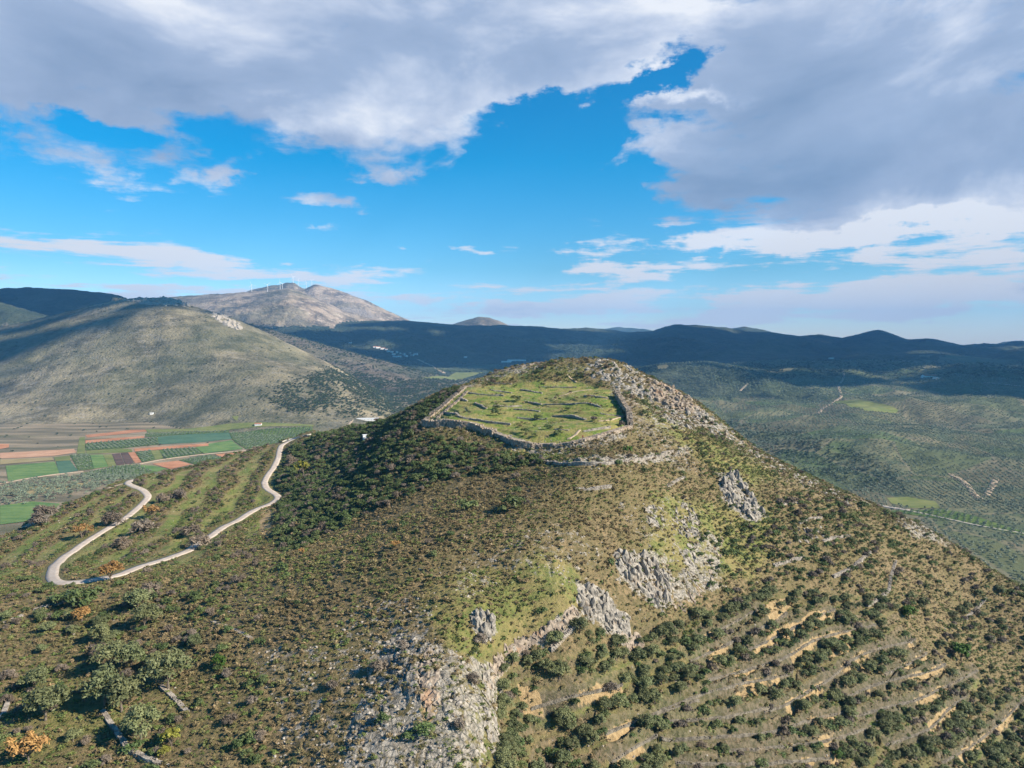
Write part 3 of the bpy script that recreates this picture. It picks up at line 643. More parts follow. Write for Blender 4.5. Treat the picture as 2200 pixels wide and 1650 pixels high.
def leaf_quads(centers, normals, size, rg, aspect=1.5):
    n = len(centers); t = rg.normal(size=(n, 3)); t -= normals * (t * normals).sum(1, keepdims=True); t /= np.linalg.norm(t, axis=1, keepdims=True) + 1e-9
    b = np.cross(normals, t); s = size * rg.uniform(.6, 1.3, (n, 1))
    V = np.stack([centers - t * s * aspect, centers - b * s * .6, centers + t * s * aspect, centers + b * s * .6], 1)
    return V.reshape(-1, 3), np.arange(4 * n).reshape(n, 4)
def crown_data(seed, R, H, z0, ncl, nlf, lsize, crad=.33, flat=1.0, aspect=1.5, up=.35):
    """a crown of leaf sprays gathered in uneven clumps through its volume"""
    rg = np.random.default_rng(seed)
    d = rg.normal(size=(ncl, 3)); d /= np.linalg.norm(d, axis=1, keepdims=True); d[:, 2] = np.where(d[:, 2] < -.35, -d[:, 2], d[:, 2])
    rad = rg.uniform(.35, .86, (ncl, 1)) ** .7; lump = 1 + .22 * np.sin(3 * np.arctan2(d[:, 1], d[:, 0]) + seed)[:, None]
    C = d * rad * lump * np.array([R, R, H * .5]) + np.array([0, 0, z0 + H * .5])
    cr = R * crad * rg.uniform(.6, 1.35, ncl)
    k = rg.integers(0, ncl, nlf); e = rg.normal(size=(nlf, 3)); e /= np.linalg.norm(e, axis=1, keepdims=True); e[:, 2] = np.where(e[:, 2] < -.2, -e[:, 2] * .8, e[:, 2])
    P = C[k] + e * (cr[k] * rg.uniform(.6, 1.05, nlf))[:, None] * np.array([1, 1, flat])
    nn = e + rg.normal(size=(nlf, 3)) * .55 + np.array([0, 0, up]); nn /= np.linalg.norm(nn, axis=1, keepdims=True)
    V, Fq = leaf_quads(P, nn, lsize, rg, aspect)
    tone = np.repeat(np.clip(rg.uniform(0, 1, ncl)[k] * .6 + rg.uniform(0, .5, nlf), 0, 1), 4)
    return V, Fq, tone, C
def crown_mesh(name, mat, *a, **k):
    V, Fq, tone, C = crown_data(*a, **k); me = mesh_np(name, V, Fq, mat)
    t = me.attributes.new('tone', 'FLOAT', 'POINT'); t.data.foreach_set('value', tone.astype(np.float32)); return me, C
def tube(P, rad, seg=6):
    P = np.array(P, float); V = []; Fq = []
    for i, p in enumerate(P):
        d = P[min(i + 1, len(P) - 1)] - P[max(i - 1, 0)]; d /= np.linalg.norm(d) + 1e-9
        a = np.cross(d, [0.3, 1, .1]); a /= np.linalg.norm(a); b = np.cross(d, a)
        for j in range(seg):
            w = 2 * math.pi * j / seg; V.append(p + (a * math.cos(w) + b * math.sin(w)) * rad[i])
    for i in range(len(P) - 1):
        for j in range(seg): Fq.append((i * seg + j, i * seg + (j + 1) % seg, (i + 1) * seg + (j + 1) % seg, (i + 1) * seg + j))
    return np.array(V), np.array(Fq)
def join(parts):
    V = []; Fq = []; n = 0
    for v, f in parts: V.append(v); Fq.append(f + n); n += len(v)
    return np.vstack(V), np.vstack(Fq)
def box(x0, x1, y0, y1, z0, z1):
    V = np.array([(x, y, z) for z in (z0, z1) for x, y in ((x0, y0), (x1, y0), (x1, y1), (x0, y1))], float)
    return V, np.array([(3, 2, 1, 0), (4, 5, 6, 7), (0, 1, 5, 4), (1, 2, 6, 5), (2, 3, 7, 6), (3, 0, 4, 7)])
bark = simple('grey_bark', (.13, .105, .08), var=.35)
def trunk_mesh(name, seed, C, th, r0, n=7):
    rg = np.random.default_rng(seed + 50); top = np.array([rg.uniform(-.2, .2), rg.uniform(-.2, .2), th])
    parts = [tube([(0, 0, -.5), (0, 0, 0), top * [.5, .5, .55], top], [r0 * 1.5, r0 * 1.15, r0 * .9, r0 * .7])]
    for i in rg.permutation(len(C))[:n]:
        c = C[i]; mid = top + (c - top) * .5 + rg.normal(size=3) * .12; parts.append(tube([top - [0, 0, .1], mid, c], [r0 * .55, r0 * .33, r0 * .1], 5))
    V, Fq = join(parts); return mesh_np(name, V, Fq, bark, True)

M_olive = leafmat('olive_leaf', (.085, .100, .042), (.205, .210, .090), (.115, .135, .058))
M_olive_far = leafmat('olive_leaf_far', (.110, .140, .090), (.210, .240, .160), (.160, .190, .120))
M_green = leafmat('evergreen_leaf', (.040, .068, .024), (.120, .165, .052), (.105, .125, .045))
M_dark = leafmat('dark_wood_leaf', (.022, .036, .016), (.070, .095, .036), (.050, .068, .028))
M_brown = leafmat('bare_twig', (.100, .080, .062), (.205, .168, .130), (.175, .135, .095))
M_orange = leafmat('autumn_leaf', (.19, .10, .035), (.34, .195, .065))
M_yellow = leafmat('yellow_green_leaf', (.13, .14, .022), (.30, .28, .05))
M_lush = leafmat('lush_leaf', (.030, .075, .010), (.085, .150, .022))
M_tuft = leafmat('dry_tuft', (.115, .090, .045), (.295, .212, .110), (.130, .120, .050))
M_greentuft = leafmat('green_tuft', (.060, .095, .024), (.150, .185, .050), (.175, .155, .062))

def variants(base, mat, n, R, H, z0, ncl, nlf, ls, th=None, **k):
    out = []
    for i in range(n):
        me, C = crown_mesh(base + ' crown', mat, 100 * len(base) + i * 7, R * (1 + .12 * ((i % 3) - 1)), H, z0, ncl, nlf, ls, **k)
        out.append((me, trunk_mesh(base + ' trunk', i + len(base), C, th, R * .075) if th is not None else None))
    return out
V_olive = variants('olive', M_olive, 6, 2.3, 3.6, .7, 34, 2300, .165, th=1.2, crad=.36)
V_ever = variants('evergreen', M_green, 5, 1.2, 1.5, -.05, 16, 520, .13, crad=.42)
V_bare = variants('bare', M_brown, 5, 1.2, 1.6, 0.0, 16, 620, .10, crad=.42, aspect=3.4, up=.1)
V_orange = variants('autumn', M_orange, 3, 1.7, 2.6, .6, 20, 1000, .14, th=.9)
V_yellow = variants('yellow', M_yellow, 2, 1.7, 3.0, .4, 20, 1100, .15, th=.8)
V_lush = variants('lush', M_lush, 3, 1.6, 2.8, .2, 20, 1200, .14, th=.8)

class Z:
    """fast look-up of the finished ground height near the hill"""
    pass
ax, ay = np.meshgrid(np.arange(-420, 421, 1.0), np.arange(40, 621, 1.0)); Z.g = land(ax, ay)
def zat(x, y):
    u = np.clip(np.asarray(x, float) + 420, 0, 839.99); v = np.clip(np.asarray(y, float) - 40, 0, 579.99); i, j = u.astype(int), v.astype(int); u = u - i; v = v - j; G = Z.g
    return (G[j, i] * (1 - u) + G[j, i + 1] * u) * (1 - v) + (G[j + 1, i] * (1 - u) + G[j + 1, i + 1] * u) * v
def place_tree(name, var, x, y, R0, width, label, cat, group=None, z=None, sq=1.0):
    me, tr = var; s = width / (2 * R0); z = float(zat(x, y)) if z is None else z
    if tr is None:
        o = bpy.data.objects.new(name, me); col.objects.link(o); o.location = (x, y, z - .05 * s); o.rotation_euler = (0, 0, random.uniform(0, 6.28)); o.scale = (s, s, s * sq)
    else:
        o = empty(name, (x, y, z - .1), random.uniform(0, 6.28), s); o.scale = (s, s, s * sq)
        for nm, m in (('trunk', tr), ('crown', me)):
            c = bpy.data.objects.new(nm, m); col.objects.link(c); c.parent = o
    return tagit(o, label, cat, group)

def visible(x, y, z, h=2.0):
    """which points of the near hill the drone can see (ray marched against the ground)"""
    ok = np.ones(len(x), bool)
    for t in np.linspace(.35, .985, 46):
        ok &= (ZC + (z + h - ZC) * t) > np.where(y * t > 42, zat(x * t, y * t), 0)
    return ok

# ---- instancing for what nobody could count: one object of points that carries a copy of a plant at each
def scatter(name, label, cat, pts, sources, scales, group=None, top=None):
    sc_col = bpy.data.collections.new(name + ' source')
    for i, me in enumerate(sources):
        sc_col.objects.link(bpy.data.objects.new(f'{name} plant', me))
    me = bpy.data.meshes.new(name); P = np.ascontiguousarray(pts, np.float32); me.vertices.add(len(P)); me.vertices.foreach_set('co', P.ravel())
    n = len(P); a = me.attributes.new('size', 'FLOAT_VECTOR', 'POINT')
    if scales.ndim == 1: scales = np.stack([scales] * 3, -1)
    a.data.foreach_set('vector', scales.astype(np.float32).ravel())
    a = me.attributes.new('turn', 'FLOAT', 'POINT'); a.data.foreach_set('value', rng.uniform(0, 6.283, n).astype(np.float32))
    a = me.attributes.new('pick', 'INT', 'POINT'); a.data.foreach_set('value', rng.integers(0, len(sources), n).astype(np.int32))
    o = link(name, me); ng = bpy.data.node_groups.new(name, 'GeometryNodeTree')
    ng.interface.new_socket('Geometry', in_out='INPUT', socket_type='NodeSocketGeometry'); ng.interface.new_socket('Geometry', in_out='OUTPUT', socket_type='NodeSocketGeometry')
    N, L = ng.nodes, ng.links; gi = N.new('NodeGroupInput'); go = N.new('NodeGroupOutput')
    ci = N.new('GeometryNodeCollectionInfo'); ci.inputs['Collection'].default_value = sc_col; ci.inputs['Separate Children'].default_value = True; ci.inputs['Reset Children'].default_value = True
    ip = N.new('GeometryNodeInstanceOnPoints'); ip.inputs['Pick Instance'].default_value = True
    def named(nm, t):
        k = N.new('GeometryNodeInputNamedAttribute'); k.data_type = t; k.inputs['Name'].default_value = nm; return k.outputs[0]
    cx = N.new('ShaderNodeCombineXYZ'); L.new(named('turn', 'FLOAT'), cx.inputs[2])
    er = N.new('FunctionNodeEulerToRotation'); L.new(cx.outputs[0], er.inputs[0])
    L.new(gi.outputs[0], ip.inputs['Points']); L.new(ci.outputs[0], ip.inputs['Instance']); L.new(named('pick', 'INT'), ip.inputs['Instance Index'])
    L.new(er.outputs[0], ip.inputs['Rotation']); L.new(named('size', 'FLOAT_VECTOR'), ip.inputs['Scale']); L.new(ip.outputs[0], go.inputs[0])
    md = o.modifiers.new('plants', 'NODES'); md.node_group = ng
    return tagit(o, label, cat, group, 'stuff')

# ------------------------------------------------------------------ roads, tracks and fields
def ribbon(name, W, hw, mat, lift=.12, extra=None):
    W = np.array(W, float); n = len(W); d = np.gradient(W[:, :2], axis=0); d /= np.linalg.norm(d, axis=1, keepdims=True) + 1e-9
    nr = np.stack([-d[:, 1], d[:, 0]], -1); rows = []
    js = (-1.08, -1, -.35, .35, 1, 1.08)
    for j in js:
        w = hw * (1 + .22 * fbm(W[:, 0], W[:, 1], 7, 4, .7, 2 + j)) if abs(j) > .9 else hw
        q = np.zeros((n, 3)); q[:, :2] = W[:, :2] + nr * (np.asarray(w) * j).reshape(-1, 1) if np.ndim(w) else W[:, :2] + nr * hw * j
        q[:, 2] = W[:, 2] + lift - (.6 if abs(j) > 1 else 0); rows.append(q)
    V = np.stack(rows, 1).reshape(-1, 3); m = len(js); Fq = []
    for i in range(n - 1):
        for j in range(m - 1): Fq.append((i * m + j, i * m + j + 1, (i + 1) * m + j + 1, (i + 1) * m + j))
    return set_kind(link(name, mesh_np(name, V, np.array(Fq), mat, True)), 'structure')
def roadmat(name, a, b):
    s = Mat(name, .9); s.color(s.mix(s.ss(s.noise(.16, 6, .75), .56, .66, 0, .5), s.mix(s.ss(s.noise(.5, 6, .7), .42, .66), a, b), (.22, .18, .11))); s.bump(s.noise(3, 4, .6), .3, .1); return s.m
M_road = roadmat('pale_concrete_road', (.42, .35, .29), (.52, .45, .38)); M_track = roadmat('dirt_track', (.34, .26, .18), (.46, .36, .26))
ribbon('road', ROADS[0][0], 1.75, M_road); ribbon('track', ROADS[1][0], 1.4, M_track)
def far_course(P, n=8, y0=600):
    return np.array([hit(p[0], p[1], land_smooth, y0, 9000, 1200) for p in smooth_line(P, n)])
far_tracks = [('track', [(-80, 1052), (0, 1039), (60, 1028), (120, 1019), (178, 1013)], 2.6), ('track', [(298, 997), (350, 987), (420, 978), (480, 972), (560, 965), (640, 955)], 2.6),
    ('track', [(1757, 890), (1768, 878), (1785, 868), (1800, 858), (1807, 850), (1803, 838), (1802, 828), (1810, 815), (1812, 800), (1798, 788)], 4.5),
    ('track', [(2040, 1018), (2062, 1030), (2080, 1045), (2092, 1062), (2106, 1072)], 4.5), ('track', [(2138, 1030), (2130, 1048), (2118, 1066)], 4.5),
    ('road', [(1850, 1078), (1900, 1088), (1960, 1098), (2040, 1115), (2110, 1130), (2200, 1146), (2290, 1165)], 4.0),
    ('track', [(700, 975), (735, 930), (757, 902)], 3.0), ('track', [(898, 772), (915, 780), (935, 790), (955, 802)], 9.0), ('track', [(1590, 840), (1600, 830), (1610, 822)], 4.0),
    ('road', [(2060, 818), (2120, 822), (2200, 830), (2280, 838)], 6.0)]
for nm, P, hw in far_tracks:
    W = far_course(P); ribbon(nm, W, hw, M_track if nm == 'track' else M_road, .5)

paths = [[(1219, 942), (1231, 938), (1246, 924)], [(1201, 852), (1238, 841), (1271, 837)], [(1219, 805), (1226, 813), (1239, 821)], [(1285, 905), (1310, 902), (1335, 896)]]
for P in paths:
    W = [hit(a, b, land, 150, 600, 1500) for a, b in smooth_line(P, 8)]; W = [w for w in W if abs(w[1] - W[0][1]) < 60]
    if len(W) > 3: ribbon('path', W, .45, M_track, .16)

def cropmat(name, a, b, ang=0.0, rows=.22):
    s = Mat(name); st = s.noise(rows, 3, .6, sc=(.04, 1, 1), rot=ang); s.color(s.mix(s.ss(s.math('ADD', s.math('MULTIPLY', s.noise(.03, 6, .7), .55), s.math('MULTIPLY', st, .45)), .40, .6), a, b)); return s.m
CM = {'red': cropmat('red_plough_soil', (.32, .14, .065), (.48, .23, .125)), 'tan': cropmat('tan_plough_soil', (.40, .22, .13), (.52, .31, .19)),
      'green': cropmat('green_crop', (.075, .150, .040), (.155, .22, .065), 1.2), 'grass': cropmat('meadow_grass', (.11, .14, .035), (.20, .20, .065)),
      'teal': cropmat('blue_green_crop', (.055, .115, .065), (.085, .15, .085), .4), 'dark': cropmat('dark_plough_soil', (.075, .050, .038), (.12, .075, .055), 1.2),
      'orchard': cropmat('orchard_grass', (.055, .10, .022), (.105, .145, .035)), 'straw': cropmat('straw_stubble', (.25, .20, .085), (.33, .26, .13))}
zz1 = lambda P: [(x / 3.3333, 860 + y / 3.3333) for x, y in P]
fields = [('red', [(610, 250), (960, 212), (1480, 195), (1480, 208), (1040, 225), (625, 268)]), ('red', [(612, 288), (1030, 258), (1035, 270), (870, 285), (612, 310)]),
  ('tan', [(0, 378), (530, 350), (545, 375), (380, 400), (0, 418)]), ('straw', [(0, 428), (370, 410), (385, 430), (0, 462)]), ('red', [(-60, 316), (66, 314), (62, 340), (-60, 362)]),
  ('green', [(40, 470), (390, 440), (430, 525), (60, 588)]), ('teal', [(400, 440), (500, 432), (560, 505), (425, 528)]), ('grass', [(385, 408), (500, 398), (505, 432), (395, 438)]),
  ('orchard', [(500, 395), (640, 388), (670, 495), (560, 503)]), ('green', [(645, 392), (735, 390), (775, 478), (672, 492)]), ('grass', [(737, 390), (800, 388), (832, 468), (777, 478)]),
  ('dark', [(803, 386), (858, 380), (892, 460), (836, 467)]), ('dark', [(864, 378), (915, 376), (960, 455), (898, 458)]), ('red', [(917, 376), (965, 372), (1015, 445), (968, 452)]),
  ('orchard', [(612, 312), (870, 290), (1130, 266), (1140, 318), (870, 345), (615, 362)]), ('grass', [(615, 364), (870, 346), (940, 350), (950, 372), (620, 386)]),
  ('grass', [(570, 268), (608, 262), (612, 385), (548, 385)]), ('teal', [(1110, 265), (1500, 238), (1640, 232), (1660, 280), (1400, 305), (1142, 318)]),
  ('red', [(960, 348), (1490, 310), (1495, 328), (1300, 342), (965, 368)]), ('orchard', [(968, 372), (1080, 362), (1110, 428), (1018, 445)]), ('grass', [(1082, 362), (1138, 358), (1178, 420), (1112, 427)]),
  ('orchard', [(1140, 356), (1400, 340), (1450, 380), (1180, 420)]), ('green', [(1402, 338), (1500, 312), (1660, 286), (1742, 350), (1455, 382)]), ('orchard', [(1642, 232), (1900, 208), (2240, 192), (2230, 260), (1980, 310), (1762, 352), (1664, 282)]),
  ('grass', [(1040, 210), (1640, 168), (2250, 178), (2240, 190), (1640, 212), (1060, 235)]), ('orchard', [(1040, 240), (1640, 214), (1640, 230), (1110, 262), (1042, 262)]),
  ('green', [(985, 462), (1100, 470), (1200, 492), (1120, 515), (1010, 480)]), ('red', [(1090, 456), (1280, 434), (1370, 462), (1220, 494)]), ('red', [(1540, 388), (1900, 352), (1950, 362), (1690, 412), (1600, 415)]),
  ('orchard', [(1280, 430), (1500, 392), (1600, 416), (1400, 460)]), ('orchard', [(600, 520), (840, 470), (990, 462), (1110, 515), (1000, 545), (700, 575)]), ('straw', [(0, 640), (480, 600), (760, 580), (500, 640), (100, 690)]),
  ('grass', [(1660, 115), (1710, 113), (1700, 148), (1680, 140)])]
fields = [(k, zz1(P)) for k, P in fields]
fields += [('green', [(0, 1087), (70, 1078), (130, 1083), (110, 1100), (50, 1122), (0, 1128)]), ('grass', [(1795, 862), (1830, 860), (1930, 882), (1925, 888), (1860, 884), (1790, 868)]),
           ('grass', [(1905, 1070), (1950, 1068), (2010, 1078), (2020, 1092), (1960, 1092), (1915, 1082)]), ('orchard', [(1900, 1098), (2050, 1120), (2200, 1150), (2200, 1142), (2080, 1105), (2020, 1094)]),
           ('straw', [(1412, 787), (1432, 783), (1436, 788), (1415, 793)]), ('straw', [(1640, 800), (1700, 790), (1780, 790), (1700, 796)]),
           ('grass', [(900, 812), (980, 800), (1040, 800), (1000, 812)]), ('orchard', [(930, 795), (1060, 785), (1100, 792), (1000, 798)])]
FIELD_W = []
def field(kind, P):
    W = [hit(p[0], p[1], land_smooth, 560, 9000, 2500) for p in P]; C = np.array(W)
    from mathutils.geometry import tessellate_polygon
    # a draped sheet: cover the outline with a grid and keep what lies inside it
    x0, x1, y0, y1 = C[:, 0].min(), C[:, 0].max(), C[:, 1].min(), C[:, 1].max(); st = max(6.0, (x1 - x0) / 90, (y1 - y0) / 90)
    import bmesh
    bm = bmesh.new(); vs = [bm.verts.new((p[0], p[1], 0)) for p in W]
    try: bm.faces.new(vs)
    except ValueError: bm.free(); return
    for ax_, a0, a1 in ((0, x0, x1), (1, y0, y1)):
        k = a0 + st
        while k < a1:
            co = (k, 0, 0) if ax_ == 0 else (0, k, 0); no = (1, 0, 0) if ax_ == 0 else (0, 1, 0)
            bmesh.ops.bisect_plane(bm, geom=bm.verts[:] + bm.edges[:] + bm.faces[:], plane_co=co, plane_no=no); k += st
    bm.verts.ensure_lookup_table(); V = np.array([v.co[:] for v in bm.verts]); h = land_smooth(V[:, 0], V[:, 1]) + .45 + .05 * (len(FIELD_W) % 5)
    for v, z in zip(bm.verts, h): v.co.z = z
    bmesh.ops.recalc_face_normals(bm, faces=bm.faces)
    me = bpy.data.meshes.new('field'); bm.to_mesh(me); bm.free(); me.materials.append(CM[kind]); o = link('field', me); set_kind(o, 'structure')
    if me.polygons and me.polygons[0].normal.z < 0: me.flip_normals()
    FIELD_W.append((kind, C))
for k, P in fields: field(k, P)

# ------------------------------------------------------------------ stone: walls, outcrops, rubble
def limemat(name, a, b, c, dark=.10):
    s = Mat(name, .9); g = s.mix(s.ss(s.noise(.9, 6, .65), .35, .65), a, b); g = s.mix(s.ss(s.noise(.22, 4, .6), .56, .72, 0, .6), g, c)
    s.color(g); s.bump(s.noise(3.0, 5, .7), .6, .25); return s.m
M_wall = limemat('fort_stone', (.19, .155, .12), (.44, .36, .28), (.42, .27, .15))
M_dry = limemat('dry_stone', (.19, .165, .14), (.42, .37, .31), (.38, .30, .20))
M_rock = limemat('limestone', (.20, .175, .145), (.44, .39, .325), (.42, .28, .16))
M_rust = limemat('rusty_limestone', (.17, .135, .105), (.36, .29, .22), (.38, .22, .12))
M_terrace = limemat('terrace_stone', (.11, .095, .075), (.27, .235, .18), (.30, .21, .12))
M_crag = limemat('grey_limestone', (.16, .145, .125), (.37, .33, .275), (.34, .24, .15))
def stone_block(c, sx, sy, sz, rz, rg):
    V, Fq = box(-.5, .5, -.5, .5, -.5, .5); V = V * [sx, sy, sz] * rg.uniform(.78, 1.1, (8, 3)) + rg.normal(0, .05, (8, 3)) * min(sx, sz)
    a, b = math.cos(rz), math.sin(rz); V = V @ np.array([[a, b, 0], [-b, a, 0], [0, 0, 1]]); return V + c, Fq
def wall_mesh(name, W, h, thick, stone, mat, seed, sink=.8, ragged=.5):
    rg = np.random.default_rng(seed); W = np.array(W); seg = np.linalg.norm(np.diff(W[:, :2], axis=0), axis=1); cum = np.r_[0, np.cumsum(seg)]; L = cum[-1]; parts = []
    rows = max(1, int(round(thick / stone)))
    courses = max(1, int(round((h + sink) / (stone * .72))))
    for cz in range(courses):
        zoff = -sink + (cz + .5) * stone * .72
        for r in range(rows):
            s = rg.uniform(0, stone)
            while s < L:
                ln = stone * rg.uniform(.7, 1.7); q = s + ln / 2; s += ln * .97
                top = h * (1 - ragged * (.5 + .5 * math.sin(q * .35 + seed) * math.cos(q * .11 + seed * 2)) * rg.uniform(.3, 1))
                if zoff > top: continue
                if 0 < r < rows - 1 and cz < courses - 2 and zoff < top - stone * 1.6: continue
                x, y = np.interp(q, cum, W[:, 0]), np.interp(q, cum, W[:, 1]); x2, y2 = np.interp(min(q + .5, L), cum, W[:, 0]), np.interp(min(q + .5, L), cum, W[:, 1]); x1, y1 = np.interp(max(q - .5, 0), cum, W[:, 0]), np.interp(max(q - .5, 0), cum, W[:, 1])
                a = math.atan2(y2 - y1, x2 - x1); o = (r + .5) * thick / rows - thick / 2 + rg.normal(0, stone * .08); z = np.interp(q, cum, W[:, 2])
                parts.append(stone_block(np.array([x - math.sin(a) * o, y + math.cos(a) * o, z + zoff]), ln, thick / rows * 1.05, stone * .78, a + rg.normal(0, .06), rg))
    V, Fq = join(parts); return mesh_np(name, V, Fq, mat)
def course(P, n=6, y0=60):
    W = [hit(p[0], p[1], land, y0, 600, 1600) for p in smooth_line(P, n)]; W = np.array(W)
    cut = np.r_[0, np.nonzero(np.linalg.norm(np.diff(W[:, :2], axis=0), axis=1) > 16)[0] + 1, len(W)]; runs = [(cut[i], cut[i + 1]) for i in range(len(cut) - 1)]
    r = max(runs, key=lambda q: q[1] - q[0]); W = W[r[0]:r[1]]
    if len(W) > 4: W[1:-1, 2] = (W[:-2, 2] + W[1:-1, 2] + W[2:, 2]) / 3
    return W
fort = [('front west', [(905, 916), (935, 915), (960, 915), (1000, 920), (1035, 928), (1062, 937)], 3.0, 2.4, .55, 'ruined fortress wall at the front left of the green enclosure, dark shaded face above shrubs'),
 ('front', [(1062, 935), (1095, 947), (1130, 957), (1160, 961), (1190, 960)], 1.5, 2.2, .5, 'ruined fortress wall at the nearest corner of the green enclosure, spilling rubble downhill'),
 ('front east', [(1190, 960), (1225, 954), (1250, 948), (1285, 938), (1320, 928), (1352, 918)], .9, 2.4, .55, 'pale flat-topped fortress wall along the front right edge of the green enclosure'),
 ('west', [(905, 914), (925, 895), (950, 875), (975, 853), (1000, 832)], 1.2, 2.6, .5, 'pale rubble-topped fortress wall climbing the left edge of the green enclosure'),
 ('west inner', [(940, 900), (962, 880), (984, 862), (1003, 842)], .9, 1.4, .5, 'thin bright inner wall face running beside the left fortress wall'),
 ('bastion', [(992, 825), (1000, 819), (1010, 822)], 3.0, 3.2, .7, 'ruined corner bastion at the top of the left fortress wall'),
 ('back', [(1010, 821), (1040, 809), (1080, 797), (1120, 788), (1165, 780)], 1.0, 1.8, .55, 'low broken wall along the back skyline of the fortress'),
 ('east', [(1317, 836), (1328, 856), (1340, 876), (1350, 893), (1354, 918)], 3.0, 2.2, .6, 'tall fortress wall on the right edge of the enclosure, shadow on the grass beside it')]
for i, (k, P, h, th, st, lab) in enumerate(fort):
    W = course(P, 5); o = link('fortress_wall', mesh_np('w', *((np.zeros((1, 3)), np.zeros((0, 4), int))))) if len(W) < 2 else link('fortress_wall', wall_mesh('fortress_wall', W, h, th, st, M_wall, 20 + i))
    tagit(o, lab, 'wall', 'fortress walls around the hilltop enclosure')
inner = [([(1160, 885), (1130, 881), (1105, 880)], .6, 'faint ruin wall left of centre in the enclosure'), ([(1255, 850), (1280, 852), (1305, 856)], .6, 'faint ruin wall near the upper right corner of the enclosure'), ([(1060, 872), (1090, 874), (1120, 873)], .6, 'ruin wall between the two largest bushes of the enclosure'), ([(1290, 889), (1320, 893), (1340, 897)], .6, 'ruin wall ending at the tall right fortress wall'), ([(1110, 898), (1140, 901), (1175, 900)], .6, 'low ruin wall above the dark round bushes'), ([(951, 888), (979, 890), (990, 897), (1029, 905), (1096, 913)], 1.1, 'longest low ruin wall on the grass, starting beside the left fortress wall'),
 ([(985, 856), (1004, 862)], .8, 'short ruin wall touching the left fortress wall halfway up'), ([(1021, 866), (1045, 878)], .8, 'short slanting ruin wall in the left half of the enclosure grass'),
 ([(1006, 844), (1040, 849), (1082, 851)], .8, 'low ruin wall near the upper left corner of the enclosure'), ([(1052, 838), (1099, 845)], .8, 'low ruin wall above the dark bush in the enclosure'),
 ([(1118, 838), (1164, 845)], .9, 'low dark ruin wall in the upper middle of the enclosure'), ([(1127, 864), (1163, 869)], .9, 'short brown ruin wall in the very middle of the enclosure'),
 ([(1168, 870), (1215, 869), (1263, 867), (1290, 875)], .7, 'pale ruin wall crossing the right half of the enclosure grass'), ([(1187, 895), (1224, 894), (1258, 902)], .8, 'curved ruin wall in the lower right part of the enclosure'),
 ([(1253, 928), (1280, 924), (1310, 919)], 1.0, 'straight pinkish ruin wall just inside the front right fortress wall'), ([(1191, 922), (1222, 925)], .5, 'thin line of stones between two bushes near the front of the enclosure'),
 ([(1162, 831), (1200, 832), (1238, 832)], .5, 'faint line of stones below the summit rocks on the grass'), ([(1052, 823), (1099, 826)], .8, 'low ruin wall on the grassy bank under the back skyline')]
for i, (P, h, lab) in enumerate(inner):
    tagit(link('ruin_wall', wall_mesh('ruin_wall', course(P, 5), h * .8, .8, .34, M_dry, 60 + i, .5, .7)), lab, 'wall', 'low ruin walls on the enclosure grass')
terr_w = [([(1148, 992), (1200, 997), (1285, 998), (1380, 989), (1445, 971)], 1.3, 'long grey terrace wall below the front of the fortress'), ([(1440, 925), (1500, 915), (1560, 919)], 1.1, 'pale dry stone wall right of the fortress running toward the cliffs'),
 ([(1237, 1053), (1275, 1051), (1312, 1046)], 1.0, 'short grey dry stone wall alone on the brown slope under the fortress'), ([(1433, 1046), (1450, 1035), (1470, 1025)], .7, 'short pale dry stone wall left of the large grey crag'),
 ([(1662, 1217), (1695, 1206), (1727, 1199)], 1.1, 'curved pale dry stone wall among shrubs right of the crags'), ([(1789, 1241), (1830, 1220), (1869, 1188)], 1.1, 'bright slanting dry stone wall high on the right-hand slope'),
 ([(1862, 1304), (1890, 1285), (1909, 1268), (1912, 1250), (1918, 1228), (1924, 1206)], 1.0, 'long bent dry stone wall climbing the right-hand slope'), ([(1767, 1163), (1795, 1156), (1825, 1151)], .9, 'short dry stone wall near the ridge above the right slope'),
 ([(2073, 1332), (2098, 1308), (2118, 1286)], .8, 'thin dry stone wall farthest out on the right slope'), ([(1669, 1086), (1692, 1082), (1716, 1080)], .6, 'faint dry stone wall among green bushes near the ridge'),
 ([(1715, 1125), (1740, 1115), (1764, 1112)], .8, 'broad collapsed dry stone heap near the ridge right of the crag'),
 ([(220, 1528), (240, 1560), (262, 1590), (275, 1610), (310, 1632), (345, 1643)], .9, 'long curved dry stone wall winding past the round olive tree at the bottom left'), ([(345, 1475), (375, 1503), (402, 1533)], .8, 'short dry stone wall right of the large olive tree pair'),
 ([(22, 1498), (14, 1520), (4, 1545)], .8, 'short dry stone wall at the left picture edge'), ([(73, 1312), (104, 1304), (135, 1297)], .9, 'dark dry stone wall under the road hairpin'), ([(7, 1341), (28, 1332), (51, 1323)], .9, 'broken dry stone wall at the left edge below the hairpin'),
 ([(1180, 1400), (1210, 1370), (1240, 1335)], 1.0, 'stone revetment along the top of the hollow beside the olive trees'), ([(455, 1335), (500, 1352), (540, 1372)], .5, 'faint earthen terrace wall on the brown slope left of the karst')]
for i, (P, h, lab) in enumerate(terr_w):
    tagit(link('dry_stone_wall', wall_mesh('dry_stone_wall', course(P, 6), h * .72, .9, .34, M_dry, 90 + i, .5, .6)), lab, 'wall', 'dry stone walls on the hill slopes')

